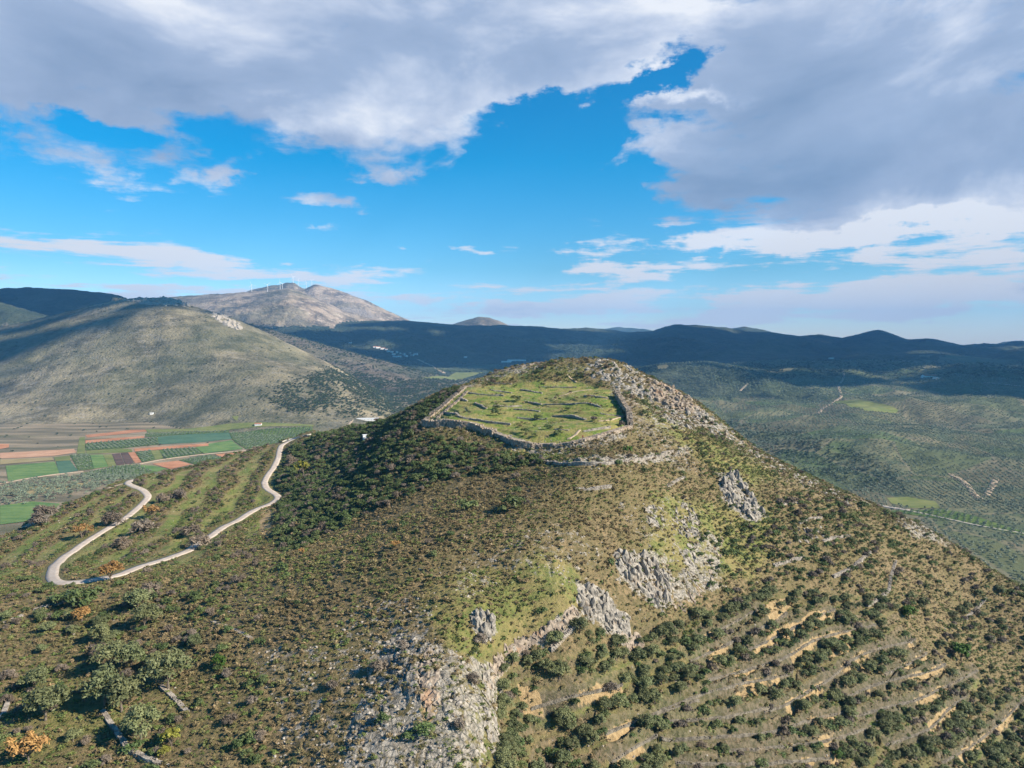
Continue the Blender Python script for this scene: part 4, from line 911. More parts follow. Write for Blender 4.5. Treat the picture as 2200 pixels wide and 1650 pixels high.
import bmesh
def ico(sub):
    bm = bmesh.new(); bmesh.ops.create_icosphere(bm, subdivisions=sub, radius=1); V = np.array([v.co[:] for v in bm.verts]); Fq = np.array([[v.index for v in f.verts] for f in bm.faces]); bm.free(); return V, Fq
ICO1, ICO2 = ico(1), ico(2)
def rock_data(seed, sx, sy, sz, base=ICO2):
    """one crag: planes chipped off a lump, deep vertical flutes"""
    rg = np.random.default_rng(seed); V = base[0].copy()
    for _ in range(9):
        n = rg.normal(size=3); n /= np.linalg.norm(n); d = rg.uniform(.55, .85); s = V @ n; V -= np.outer(np.maximum(s - d, 0), n)
    a = np.arctan2(V[:, 1], V[:, 0]); V[:, :2] *= (1 + .14 * np.sin(a * 5 + seed) * (1 - V[:, 2:3].ravel() ** 2))[:, None]
    V += rg.normal(0, .045, V.shape); return V * [sx, sy, sz], base[1]
stones = [mesh_np('stone', *rock_data(400 + i, 1, .75, .8 + .25 * (i % 2), ICO1), M_rock) for i in range(6)]
def outcrop(poly, n, size, lab, mat=M_rock, tall=1.5, seed=1, name='rock_outcrop', y0=60):
    rg = np.random.default_rng(seed); P = np.array(poly, float); parts = []; tries = 0; pts = []
    while len(pts) < n and tries < 4000:
        tries += 1; q = rg.uniform(P.min(0), P.max(0))
        if sdist(q[:1], q[1:], poly)[0] > -2: pts.append(q)
    C = [];
    for q in pts:
        h = hit(q[0], q[1], land_near_quick, y0, 600, 700)
        C.append(h)
    C = np.array(C); med = np.median(C[:, 1]); C = C[np.abs(C[:, 1] - med) < 45]
    for c in C:
        s = size * rg.uniform(.45, 1.25); V, Fq = rock_data(int(rg.integers(1e6)), s * rg.uniform(.5, .9), s * rg.uniform(.6, 1.1), s * tall * .8 * rg.uniform(.5, 1.15), ICO2 if s > size * .8 else ICO1)
        a = .6 + rg.normal(0, .35); R = np.array([[math.cos(a), math.sin(a), 0], [-math.sin(a), math.cos(a), 0], [0, 0, 1]]); V = V @ R
        V[:, 0] += V[:, 2] * rg.normal(0, .15); parts.append((V + c - [0, 0, s * tall * .05], Fq))
    r_ = size * 1.55; gx_, gy_ = np.meshgrid(np.arange(C[:, 0].min() - r_, C[:, 0].max() + r_, .7), np.arange(C[:, 1].min() - r_, C[:, 1].max() + r_, .7), indexing='ij')
    dm = np.full(gx_.shape, 1e9)
    for c in C: dm = np.minimum(dm, np.hypot(gx_ - c[0], gy_ - c[1]))
    gz = zat(gx_, gy_) + .02 - .9 * sstep(r_ * .45, r_, dm) + ridged(gx_, gy_, 2.2, 3, .6, 3) * .6; ix = np.arange(gx_.size).reshape(gx_.shape)
    Q = np.stack([ix[:-1, :-1], ix[1:, :-1], ix[1:, 1:], ix[:-1, 1:]], -1).reshape(-1, 4); Q = Q[(dm.ravel()[Q] < r_).all(1)]; u, inv = np.unique(Q, return_inverse=True)
    tri = inv.reshape(-1, 4); parts.append((np.stack([gx_, gy_, gz], -1).reshape(-1, 3)[u], np.vstack([tri[:, [0, 1, 2]], tri[:, [0, 2, 3]]])))
    Vv, Fq = join(parts); return tagit(link(name, mesh_np(name, Vv, Fq, mat)), lab, 'rock', 'limestone outcrops on the fortress hill')
def land_near_quick(x, y):
    return np.where((np.abs(x) < 419) & (y < 619) & (y > 41), zat(x, y), -50.0)
crags = [([(1250, 778), (1310, 768), (1345, 780), (1380, 800), (1350, 820), (1280, 815)], 190, 1.5, 'jagged grey summit rocks behind the enclosure', M_rock, 1.1),
 ([(1310, 815), (1390, 806), (1420, 830), (1400, 860), (1330, 838)], 150, 1.7, 'jagged crag where the right fortress wall meets the cliffs', M_rock, 1.2),
 ([(1395, 812), (1445, 832), (1492, 862), (1500, 885), (1440, 875), (1400, 850)], 200, 2.0, 'rusty pinkish cliff band on the ridge skyline', M_rust, 1.5),
 ([(1400, 868), (1450, 880), (1500, 900), (1490, 920), (1430, 905)], 110, 1.5, 'lower grey cliff band under the rusty ridge cliff', M_rock, 1.4),
 ([(1490, 870), (1530, 898), (1575, 928), (1570, 950), (1520, 925), (1490, 900)], 120, 1.7, 'stepped grey cliffs on the descending ridge right of the rusty cliff', M_rock, 1.3),
 ([(1575, 935), (1640, 972), (1700, 1005), (1690, 1020), (1620, 985), (1570, 950)], 110, 1.4, 'row of grey ridge rocks halfway down the skyline', M_rock, 1.2),
 ([(1700, 1010), (1760, 1035), (1830, 1075), (1820, 1085), (1750, 1055), (1700, 1025)], 80, 1.3, 'lowest row of small ridge rocks on the skyline', M_rock, 1.2),
 ([(1545, 1020), (1585, 1022), (1610, 1060), (1640, 1100), (1625, 1118), (1590, 1105), (1560, 1070)], 170, 1.6, 'tall grey crag standing alone below the ridge', M_rock, 1.8),
 ([(1325, 1188), (1380, 1195), (1430, 1220), (1437, 1290), (1415, 1308), (1385, 1270), (1335, 1240)], 230, 1.35, 'largest fluted grey crag in the middle of the near slope', M_rock, 1.8),
 ([(1255, 1260), (1280, 1262), (1310, 1290), (1300, 1325), (1250, 1315), (1245, 1290)], 120, 1.15, 'pointed grey crag at the head of the olive hollow', M_rock, 1.7),
 ([(1310, 1310), (1350, 1325), (1360, 1355), (1330, 1375), (1305, 1350)], 80, 1.1, 'grey crag with dark bush on top beside the olive hollow', M_rock, 1.6),
 ([(1335, 1370), (1375, 1368), (1380, 1390), (1345, 1400)], 40, 1.0, 'orange-stained boulder below the grey crags', M_rust, 1.2),
 ([(1018, 1318), (1045, 1312), (1060, 1335), (1055, 1368), (1030, 1360), (1018, 1340)], 70, 1.0, 'small fluted crag alone on the green slope above the karst', M_rock, 1.8),
 ([(1050, 1430), (1110, 1380), (1180, 1345), (1230, 1305), (1240, 1315), (1190, 1365), (1110, 1405), (1065, 1450)], 130, .9, 'orange-tinted scarp running down to the olive hollow', M_rust, 1.4),
 ([(1040, 1430), (1062, 1445), (1060, 1500), (1076, 1600), (1072, 1645), (1050, 1600), (1040, 1500)], 110, .8, 'thin pale rock scarp dropping to the bottom of the picture', M_rock, 1.5),
 ([(900, 1395), (925, 1390), (940, 1440), (945, 1500), (925, 1560), (905, 1500)], 100, .85, 'rusty cliff edge in the middle of the karst field', M_rust, 1.4),
 ([(1455, 1085), (1500, 1095), (1505, 1150), (1480, 1165), (1450, 1130)], 110, .9, 'broken grey ribs of rock left of the tall crag', M_rock, 1.6),
 ([(1385, 1090), (1420, 1085), (1430, 1130), (1400, 1140)], 70, .8, 'small grey ribs of rock above the largest crag', M_rock, 1.5),
 ([(1455, 1180), (1490, 1170), (1500, 1230), (1470, 1240)], 60, .9, 'grey slab right of the largest crag', M_rock, 1.5),
 ([(1430, 1290), (1455, 1300), (1520, 1240), (1540, 1160), (1560, 1120), (1550, 1180), (1530, 1250), (1470, 1320)], 90, .8, 'curving line of cream rocks right of the largest crag', M_rust, 1.2),
 ([(1700, 1135), (1760, 1130), (1770, 1160), (1710, 1165)], 50, .9, 'patch of pale boulders among the green bushes near the ridge', M_rock, 1.0),
 ([(1880, 1075), (1930, 1095), (1990, 1130), (1980, 1150), (1920, 1125)], 70, 1.1, 'scattered grey rocks at the end of the ridge above the valley road', M_rock, 1.1)]
for i, (P, n, s, lab, mt, tl) in enumerate(crags): outcrop(P, int(n * (.38 if i < 2 else .65 if i < 5 else .55)), s * (.85 if i < 5 or tl > 1.65 else .72), lab, M_crag if mt is M_rock else mt, tl * (1.3 if tl > 1.55 else 1.0), 700 + i)

# ------------------------------------------------------------------ plants of the near hill
def near_candidates(spacing, seed, reg=(-350, 330, 72, 560)):
    rg = np.random.default_rng(seed); x0, x1, y0, y1 = reg
    X, Y = np.meshgrid(np.arange(x0, x1, spacing), np.arange(y0, y1, spacing)); X = X.ravel() + rg.uniform(-.48, .48, X.size) * spacing; Y = Y.ravel() + rg.uniform(-.48, .48, Y.size) * spacing
    Zp = zat(X, Y); px, py = to_px(X, Y, Zp); k = (px > -260) & (px < 2520) & (py < 1850) & (Zp > 60); X, Y, Zp, px, py = X[k], Y[k], Zp[k], px[k], py[k]
    v = visible(X, Y, Zp, 2.5); return X[v], Y[v], Zp[v], px[v], py[v], rg
def road_clear(X, Y, pad):
    d = np.full(X.shape, 1e9)
    for W, hw in ROADS: d = np.minimum(d, ldist(X, Y, W[:, :2][::2]) - hw)
    return d > pad
in_poly = lambda px, py, poly, soft=14: sstep(-soft, soft, sdist(px, py, poly))
dark_west = [(590, 1190), (600, 1080), (585, 1040), (620, 960), (690, 935), (800, 905), (905, 870), (940, 900), (900, 940), (1000, 948), (1080, 975), (1180, 995), (1120, 1010), (960, 1030), (880, 1070), (780, 1110), (700, 1180)]
west_edge = [(830, 910), (900, 870), (990, 820), (985, 838), (930, 888), (900, 912), (890, 940)]
hollow = [(1062, 1440), (1110, 1400), (1240, 1340), (1330, 1390), (1470, 1350), (1500, 1420), (1420, 1500), (1300, 1560), (1080, 1640)]
green_right = [(1560, 1130), (1640, 1110), (1700, 1060), (1800, 1080), (1900, 1160), (1860, 1240), (1750, 1300), (1640, 1290), (1540, 1330), (1480, 1320), (1560, 1220)]
# tufts: the dry low scrub that covers the slopes
X, Y, Zp, px, py, rg = near_candidates(.86, 3)
rock, green, earth, terr, _, _ = masks(X, Y, Zp); gt = in_poly(px, py, plateau_px, 3)
dens = .95 - .62 * rock - .93 * gt - .5 * earth; n = fbm(X, Y, 11, 3, .6, 3); dens += n * .5; dens *= np.clip(1.15 - Y / 620, .25, 1)
hh = near_smooth(X, Y) + fbm(X, Y, 26, 3, .5, 7) * .6; fr = hh / 2.6 - np.floor(hh / 2.6); bd = bank_dist(X, Y); dens *= 1 - .7 * ((bd < -1.0) & (bd > -2.3)); dens *= 1 - .4 * (np.abs(bd) < .8); tre = terr * .6 * np.where(fr < .26, 1.0, np.where(fr < .5, .6, 0))
spur_z = (sstep(-60, -110, X) * sstep(200, 240, Y)); q3 = (X + Y * .18 + fbm(X, Y, 40, 2, .5, 3) * 9) / 17.0; f3 = q3 - np.floor(q3)
dens *= 1 - .8 * tre; dens *= 1 - .85 * spur_z * (f3 < .46); dens -= .30 * sstep(.0, .4, fbm(X, Y, 34, 3, .6, 14))
k = (rg.random(len(X)) < dens) & road_clear(X, Y, .6) & (Y < 520); X, Y, Zp, px, py = X[k], Y[k], Zp[k], px[k], py[k]; green = green[k]
tuft = [crown_mesh('tuft', M_tuft, 800 + i, .42, .62, -.05, 7, 46, .105, crad=.5, aspect=2.0, up=.1)[0] for i in range(4)]
gtuft = [crown_mesh('tuft', M_greentuft, 820 + i, .42, .55, -.05, 7, 46, .11, crad=.5, aspect=1.6, up=.2)[0] for i in range(4)]
isg = rg.random(len(X)) < .28 + .2 * (px < 600) + .26 * (px > 1500) + .4 * green + fbm(X, Y, 24, 3, .55, 6) * .9
size = (.42 + 1.25 * rg.random(len(X)) ** 2.2) * np.clip(.9 + Y / 700, .9, 1.4)
P3 = np.stack([X, Y, Zp], -1); sz3 = np.stack([size, size, size * .72], -1)
scatter('dry_scrub', 'low straw-brown scrub covering the open slopes of the hill', 'scrub', P3[~isg], tuft, sz3[~isg])
scatter('green_scrub', 'low green herbs and cushion scrub between the dry tufts', 'scrub', P3[isg], gtuft, sz3[isg])
print('tufts', len(X))
# loose stones
X, Y, Zp, px, py, rg = near_candidates(.95, 4); rock, green, earth, terr, _, _ = masks(X, Y, Zp)
dens = np.where(rock > .12, (.06 + rock * np.where(px < 1060, .9, .5)), .012 + .03 * sstep(.05, .4, fbm(X, Y, 20, 3, .6, 5))); dens *= np.where(rock > .12, sstep(-.45, .35, fbm(X, Y, 7, 3, .6, 2)) * 1.25, 1)
gt = in_poly(px, py, plateau_px, 3); dens = np.where(gt > .5, .02 + .25 * sstep(.18, .45, fbm(X, Y, 9, 3, .6, 21)), dens)
wl = ldist(px, py, [(905, 918), (960, 916), (1000, 921), (1062, 940), (1110, 958), (1160, 967), (1250, 955), (1352, 924)]); dens = np.where((wl < 9) | ((wl < 20) & (px > 1060) & (py > 950)), np.maximum(dens, .5), dens)
we = ldist(px, py, [(1330, 845), (1375, 890), (1400, 940), (1440, 985)]); dens = np.where(we < 22, np.maximum(dens, .42), dens); ww = ldist(px, py, [(905, 912), (960, 868), (1000, 830)]); dens = np.where(ww < 9, np.maximum(dens, .5), dens)
k = (rg.random(len(X)) < dens) & road_clear(X, Y, .5); X, Y, Zp, rk = X[k], Y[k], Zp[k], rock[k]
size = rg.uniform(.16, .42, len(X)) * (1 + 1.1 * rk * rg.random(len(X)) ** 2.0)
scatter('rubble', 'pale limestone boulders and rubble strewn over the hill', 'rubble', np.stack([X, Y, Zp], -1), stones, np.stack([size * 1.1, size * 1.1, size * .72], -1)); print('stones', len(X))

# evergreen and bare shrubs
X, Y, Zp, px, py, rg = near_candidates(2.1, 5)
rock, green, earth, terr, _, _ = masks(X, Y, Zp); cl = fbm(X, Y, 17, 4, .6, 9)
d = .03 + .75 * sstep(.08, .5, cl)
d = np.where(in_poly(px, py, dark_west, 20) > .5, .66 + cl * .4, d); d = np.where(in_poly(px, py, west_edge) > .5, .95, d)
d = np.where(in_poly(px, py, green_right, 25) > .5, .45 + cl * .9, d); outer = in_poly(px, py, [(1560, 1120), (1900, 1080), (2300, 1300), (2300, 1660), (1900, 1500), (1600, 1330)], 30); d = np.maximum(d, outer * (.20 + .5 * cl))
d = np.where(in_poly(px, py, hollow, 10) > .5, .62, d); hh = near_smooth(X, Y) + fbm(X, Y, 26, 3, .5, 7) * .6; fr = hh / 2.6 - np.floor(hh / 2.6); d = np.where(in_poly(px, py, terr_px, 10) > .5, np.where((fr > .5) & (fr < .98), .55 + cl * .5, .05), d)
open_brown = [(700, 1150), (900, 1060), (1150, 1010), (1420, 1010), (1480, 1060), (1380, 1180), (1200, 1240), (900, 1300), (600, 1340), (560, 1240)]
d = np.where(in_poly(px, py, open_brown, 30) > .5, .012 + .14 * sstep(.12, .45, cl), d)
spur = [(100, 1250), (0, 1140), (280, 1030), (600, 950), (585, 1070), (400, 1190)]; q3 = (X + Y * .18 + fbm(X, Y, 40, 2, .5, 3) * 9) / 17.0; f3 = q3 - np.floor(q3); d = np.where(in_poly(px, py, spur) > .5, np.where(f3 > .52, .36 + .7 * cl, .01), d)
left_low = [(0, 1250), (300, 1250), (560, 1200), (560, 1400), (430, 1660), (0, 1660)]; d = np.where(in_poly(px, py, left_low) > .5, .06 + .36 * sstep(-.05, .4, cl), d)
d = np.where(in_poly(px, py, karst_px, 5) > .5, .015, d)
gt = in_poly(px, py, plateau_px, 2); d = np.where(gt > .5, .006, d); d = d * (1 - .7 * rock) * np.where(earth > .35, .15, 1)
d = (lambda q: np.where(np.abs(q) < .6, .12, np.where(np.abs(q) < 2.0, np.maximum(d, .30), d)))(bank_dist(X, Y)); wl = ldist(px, py, [(905, 914), (960, 912), (1000, 917), (1062, 935), (1160, 961), (1250, 948), (1352, 918)]); d = np.where((wl < 13), d * .12, d); d = np.where((wl < 26) & (py > 930), d * .5, d)
k = (rg.random(len(X)) < d) & road_clear(X, Y, 1.4); X, Y, Zp, px, py, cl = X[k], Y[k], Zp[k], px[k], py[k], cl[k]
w = rg.uniform(1.2, 2.9, len(X)); inw = in_poly(px, py, dark_west, 10) > .5; w = np.where(inw, w * 1.25, w); w = np.where(gt[k] > .5, 1.6, w)
bare = rg.random(len(X)) < np.where(inw, .16, np.where(px < 620, .38, np.where(px > 1050, .26, .14)))
def zone(px, py):
    if px < 620 and py < 1250: return 'on the road spur'
    if px < 620: return 'on the lower left slope'
    if py < 1010 and px < 1000: return 'on the shaded slope left of the fortress'
    if px < 1000 and py < 1300: return 'on the slope below the road bend'
    if px < 1000: return 'around the pale karst field'
    if py < 960 and px < 1360: return 'inside the fortress enclosure'
    if py < 1100: return 'under the fortress and the ridge cliffs'
    if px < 1560: return 'around the grey crags'
    if py < 1330: return 'on the upper right slope'
    return 'on the terraced lower right slope'
MARKS = [(125, 1245, 'the road hairpin'), (590, 1065, 'the sharp road bend'), (440, 1160, 'the middle of the lower road'), (290, 1042, 'the road crest by the track'), (600, 960, 'the top of the road'), (225, 1520, 'the twin-crowned olive'),
 (303, 1590, 'the curved stone wall'), (176, 1336, 'the round orange tree'), (62, 1640, 'the bottom-corner orange tree'), (78, 1485, 'the dark olive near the picture edge'), (366, 1608, 'the yellow-green tree'), (468, 1438, 'the lone bright green bush'),
 (600, 1600, 'the outer edge of the karst'), (800, 1400, 'the top of the karst field'), (915, 1530, 'the rusty cliff edge'), (1065, 1560, 'the thin bottom scarp'), (1040, 1340, 'the small fluted crag'), (1150, 1370, 'the orange-tinted scarp'),
 (1290, 1290, 'the pointed grey crag'), (1380, 1250, 'the largest fluted crag'), (1360, 1385, 'the orange boulder'), (1590, 1070, 'the tall lone crag'), (1480, 1120, 'the broken rock ribs'), (1275, 1050, 'the short wall under the fortress'),
 (1250, 990, 'the long grey terrace wall'), (905, 914, 'the outer fortress corner'), (1160, 960, 'the nearest fortress corner'), (1354, 918, 'the far-side fortress corner by the scree'), (790, 940, 'the white cabin'), (658, 939, 'the parked car'),
 (650, 1026, 'the olive-yellow thicket tree'), (850, 1178, 'the small ochre bush'), (1100, 1098, 'the wide bush on brown ground'), (650, 1192, 'the small bright orange bush'), (480, 1350, 'the faint earthen wall'), (1695, 1206, 'the curved pale wall'),
 (1830, 1220, 'the bright slanting wall'), (1890, 1285, 'the long bent wall'), (2098, 1308, 'the outermost slope wall'), (1740, 1115, 'the collapsed stone heap'), (1855, 1092, 'the round ridge-end tree'), (1680, 1345, 'the longest yellow earth bank'),
 (1665, 1312, 'the topmost yellow earth patch'), (1815, 1390, 'the upper single yellow patch'), (1595, 1485, 'the lower yellow earth bank'), (1140, 1505, 'the orange soil in the hollow'), (1720, 1515, 'the small low yellow patch'), (2012, 1545, 'the outermost low yellow patch'),
 (1797, 1632, 'the bright green pointed tree'), (2065, 1420, 'the fresh green bush patch'), (1450, 830, 'the rusty ridge cliff'), (1300, 790, 'the summit rocks'), (1680, 1005, 'the small ridge rocks')]
ORD = 'closest second third fourth fifth sixth seventh eighth ninth tenth eleventh twelfth thirteenth fourteenth fifteenth sixteenth seventeenth eighteenth nineteenth twentieth'.split()
ORD += [t + '-' + u for t in ('twenty', 'thirty', 'forty', 'fifty') for u in 'first second third fourth fifth sixth seventh eighth ninth'.split()]
def mark_labels(qx, qy, kind):
    """say which one: its side of the nearest landmark, counted outward from it"""
    out = [None] * len(qx); grp = {}
    for i, (a, b) in enumerate(zip(qx, qy)):
        j = min(range(len(MARKS)), key=lambda k: (MARKS[k][0] - a) ** 2 + (MARKS[k][1] - b) ** 2); dx, dy = a - MARKS[j][0], b - MARKS[j][1]
        side = ('left of' if dx < 0 else 'right of') if abs(dx) > abs(dy) else ('above' if dy < 0 else 'below'); grp.setdefault((j, side), []).append((math.hypot(dx, dy), i))
    for (j, side), L in grp.items():
        for r, (_, i) in enumerate(sorted(L)):
            out[i] = f'{kind} {side} {MARKS[j][2]}' + ('' if len(L) == 1 else (', closest to it' if r == 0 else f', {ORD[min(r, len(ORD) - 1)]} out from it'))
    return out
def shrubs(name, lab, cat, k, var, seed, limit):
    idx = np.nonzero(k)[0]; D = np.hypot(X[idx], Y[idx]); inf = (px[idx] > 0) & (px[idx] < 2200) & (py[idx] < 1650)
    order = idx[np.argsort(-(w[idx] / D) * inf)]; big, rest = order[:limit], order[limit:]
    labs = mark_labels(px[big], py[big], lab)
    for i, lb in zip(big, labs):
        place_tree(name, var[int(rg.integers(len(var)))], X[i], Y[i], 1.2, w[i], lb, cat, f'{lab}s ' + zone(px[i], py[i]), Zp[i], rg.uniform(.75, 1.15))
    return rest
rest = shrubs('evergreen_shrub', 'dark green shrub', 'shrub', ~bare, V_ever, 1, 290)
s_ = w[rest] / 2.4; scatter('evergreen_thicket', 'dense dark green thicket of shrubs farther off on the hill', 'thicket', np.stack([X[rest], Y[rest], Zp[rest]], -1), [v[0] for v in V_ever], np.stack([s_, s_, s_ * rg.uniform(.7, 1.1, len(s_))], -1))
rest2 = shrubs('leafless_shrub', 'leafless brown shrub', 'shrub', bare, V_bare, 2, 280)
s_ = w[rest2] / 2.4; scatter('leafless_thicket', 'grey-brown leafless bushes farther off on the hill', 'thicket', np.stack([X[rest2], Y[rest2], Zp[rest2]], -1), [v[0] for v in V_bare], np.stack([s_, s_, s_ * rg.uniform(.7, 1.1, len(s_))], -1)); print('shrubs', len(X), len(rest), len(rest2))

# hand-placed trees and bushes the photo singles out: base px, base py, width px, kind, label
named = [(225, 1520, 66, 'olive', 'left half of the large twin olive crown above the curved stone wall'), (262, 1530, 60, 'olive', 'right half of the large twin olive crown above the curved stone wall'),
 (362, 1482, 66, 'olive', 'largest round pale olive tree at the head of the short stone wall'), (330, 1440, 34, 'olive', 'small olive tree touching the back of the largest round olive'),
 (303, 1592, 58, 'olive', 'round olive tree inside the bend of the curved stone wall'), (245, 1440, 52, 'olive', 'olive tree directly behind the twin olive crown'), (282, 1436, 44, 'olive', 'pale olive tree right of the one behind the twin crown'),
 (78, 1485, 38, 'olive', 'dark olive tree on the grass near the left edge'), (98, 1548, 56, 'olive', 'broad olive tree below the dark one near the left edge'), (213, 1382, 36, 'olive', 'olive tree left of centre in the dark shrub strip'),
 (312, 1352, 44, 'olive', 'olive tree above the largest round olive'), (296, 1312, 40, 'olive', 'olive tree farther up the same row behind the largest one'), (418, 1395, 28, 'olive', 'small olive tree alone right of the shrub strip'),
 (468, 1438, 32, 'lush', 'bright green bush alone on the brown slope'), (366, 1608, 36, 'yellow', 'yellow-green tree right of the round olive by the wall'), (352, 1628, 22, 'yellow', 'small yellow bush touching the yellow-green tree'),
 (176, 1336, 32, 'orange', 'round orange autumn tree on the lower left slope'), (62, 1640, 56, 'orange', 'orange-brown tree in the bottom left corner'), (240, 1250, 44, 'orange', 'rust-red bush leaning over the road at the hairpin'),
 (176, 1156, 30, 'orange', 'orange bush beside the upper road stretch'), (325, 1112, 28, 'orange', 'rusty bush beside the road below the crest'), (646, 1192, 16, 'orange', 'small bright orange bush on the slope under the road bend'),
 (430, 1178, 36, 'bare', 'purple-grey bush overhanging the road'), (210, 1415, 38, 'bare', 'reddish leafless tree behind the left olives'), (326, 1280, 34, 'bare', 'grey leafless tree below the road'), (100, 1120, 46, 'bare', 'big grey-purple bush beside the dirt track'),
 (85, 1130, 34, 'bare', 'small grey-purple bush beside the dirt track'), (305, 1145, 34, 'bare', 'grey bush in the middle of the road loop'), (262, 1178, 30, 'bare', 'pinkish bush left of centre in the road loop'), (410, 1155, 34, 'bare', 'brown bush by the green strip in the road loop'),
 (650, 1026, 36, 'yellow', 'olive-yellow tree standing in the dark thicket'), (625, 998, 24, 'bare', 'rusty leafless bush right of the road in the thicket'), (240, 1130, 34, 'bare', 'dull brown bush above the road near the track'),
 (385, 1075, 30, 'bare', 'dark red leafless bush on the spur crest'), (350, 1082, 26, 'bare', 'dark red bush beside the upper road bend'), (850, 1178, 20, 'orange', 'small ochre bush on the open brown slope'),
 (170, 1308, 60, 'ever', 'large dark evergreen clump left of the orange tree'), (140, 1300, 44, 'ever', 'dark evergreen clump near the broken wall'), (1100, 1158 - 60, 60, 'ever', 'wide dark green bush on the open brown slope'), (1000, 1100, 46, 'ever', 'wide green bush on the open slope left of the middle'),
 (1797, 1632, 24, 'lush', 'bright green pointed tree at the bottom right'), (1952, 1328, 26, 'lush', 'bright green bush on the right-hand slope'), (2065, 1420, 36, 'lush', 'fresh green bush patch far on the right slope'),
 (865, 1392, 24, 'bare', 'purple-grey bush on the karst field'), (815, 1445, 34, 'bare', 'dark bare bush on the karst field'), (712, 1482, 26, 'bare', 'small purple bush left of the karst field'), (1035, 1385, 34, 'bare', 'brown bush under the small fluted crag'),
 (1015, 1468, 26, 'bare', 'brown bush beside the thin scarp'), (985, 1570, 32, 'bare', 'brown bush low on the green karst strip'), (915, 1580, 42, 'ever', 'dark bush at the foot of the rusty cliff edge'), (878, 1590, 30, 'ever', 'dark green bush in the karst hollow'),
 (1068, 880, 16, 'ever', 'large dark bush in the upper left of the enclosure'), (1108, 862, 22, 'ever', 'dark bush at the centre of the enclosure'), (1064, 893, 24, 'ever', 'green bush beside the longest ruin wall'), (1157, 903, 22, 'ever', 'dark round bush low in the middle of the enclosure'),
 (1177, 922, 20, 'ever', 'grey-green bush left of the two front bushes'), (1200, 936, 22, 'ever', 'dark round bush just inside the front wall'), (1128, 930, 18, 'ever', 'dark round bush near the front wall left of the others'), (1148, 938, 14, 'ever', 'smallest dark bush near the front wall'),
 (1220, 882, 14, 'ever', 'green bush beside the pale boulder in the enclosure'), (1275, 905, 16, 'bare', 'brown bush near the right end of the enclosure'), (1334, 916, 16, 'bare', 'grey bush in the right corner of the enclosure'),
 (1385, 893, 20, 'ever', 'dark bush on the rubble outside the right fortress wall'), (1425, 908, 16, 'ever', 'dark bush between rubble and lower cliff band'), (1350, 975, 20, 'lush', 'green bush under the right corner of the fortress'),
 (880, 940, 30, 'ever', 'dark tree beside the left corner of the fortress'), (687, 940, 22, 'ever', 'round dark tree beside the parked car'), (1855, 1092, 22, 'ever', 'round dark tree at the end of the ridge above the valley')]
VAR = {'olive': (V_olive, 2.3, 'olive_tree', 'olive tree', .98), 'ever': (V_ever, 1.2, 'evergreen_shrub', 'shrub', .85), 'bare': (V_bare, 1.2, 'leafless_shrub', 'shrub', .95), 'orange': (V_orange, 1.7, 'autumn_tree', 'tree', .9),
       'yellow': (V_yellow, 1.7, 'yellow_green_tree', 'tree', .95), 'lush': (V_lush, 1.6, 'green_bush_tree', 'tree', .95)}
placed = []
for (bx, by, wp, kind, lab) in named:
    x, y, z = hit(bx, by, land_near_quick, 60, 600, 1500); D = math.hypot(x, y, ZC - z); var, R0, nm, cat, sq = VAR[kind]
    place_tree(nm, var[len(placed) % len(var)], x, y, R0 * (.95 if kind == 'olive' else 1.0), wp * D / F, lab, cat, None, z, sq); placed.append((x, y))
mx = [P[len(P) // 2] for P in BANK_PX]
for i, (P, lb) in enumerate(zip(BANK_PX, mark_labels([p[0] for p in mx], [p[1] for p in mx], 'stone-faced terrace edge'))):
    tagit(link('terrace_wall', wall_mesh('terrace_wall', course(P, 6), .30, .6, .30, M_terrace, 140 + i, .45, 1.25)), lb, 'wall', 'terrace edges on the lower right slope')
# olive trees: rows along the terraces, the hollow, a few on the left
X, Y, Zp, px, py, rg = near_candidates(2.7, 8); rock, green, earth, terr, _, _ = masks(X, Y, Zp)
hh = near_smooth(X, Y) + fbm(X, Y, 26, 3, .5, 7) * .6; fr = hh / 2.6 - np.floor(hh / 2.6)
a = in_poly(px, py, terr_px, 10) > .5; b = in_poly(px, py, hollow, 5) > .5
c = in_poly(px, py, [(0, 1280), (330, 1270), (420, 1400), (300, 1660), (0, 1660)]) > .5
right_low = [(1900, 1300), (2200, 1250), (2300, 1300), (2300, 1500), (2000, 1420)]
e_ = in_poly(px, py, right_low) > .5
bd = bank_dist(X, Y); dd = np.where(b, .92, np.where(a, np.where((fr > .18) & (fr < .84), .93, .10), np.where(c, .045, np.where(e_, .14, 0)))) * (1 - .6 * np.clip(earth, 0, 1)) * (1 - .8 * np.clip(rock, 0, 1))
dd = np.where(a & ~b & (px > 1900) & (py < 1500), dd * .5, dd)
dd = np.where(np.abs(bd) < .7, 0, dd); dd = np.where((bd < -1.9) & (bd > -5), np.maximum(dd, .9) * (a | b), dd); dd = np.where((bd < -.7) & (bd > -1.9), .1, dd)
k = (rg.random(len(X)) < dd) & road_clear(X, Y, 3)
for (qx, qy) in placed: k &= np.hypot(X - qx, Y - qy) > 3.0
X, Y, Zp, px, py = X[k], Y[k], Zp[k], px[k], py[k]; w = rg.uniform(1.8, 3.9, len(X))
inf = (px > 0) & (px < 2200) & (py < 1650); order = np.argsort(-(w / np.hypot(X, Y)) * inf); big, rest = order[:298], order[298:]
ozone = lambda px, py: 'in the hollow beside the pale scarp' if px < 1420 and px > 1000 else ('scattered on the lower left slope' if px < 700 else ('on the terraces near the yellow earth banks' if px < 1850 and py < 1480 else ('on the lowest terraces at the bottom of the picture' if px < 1850 else 'on the far right terraces')))
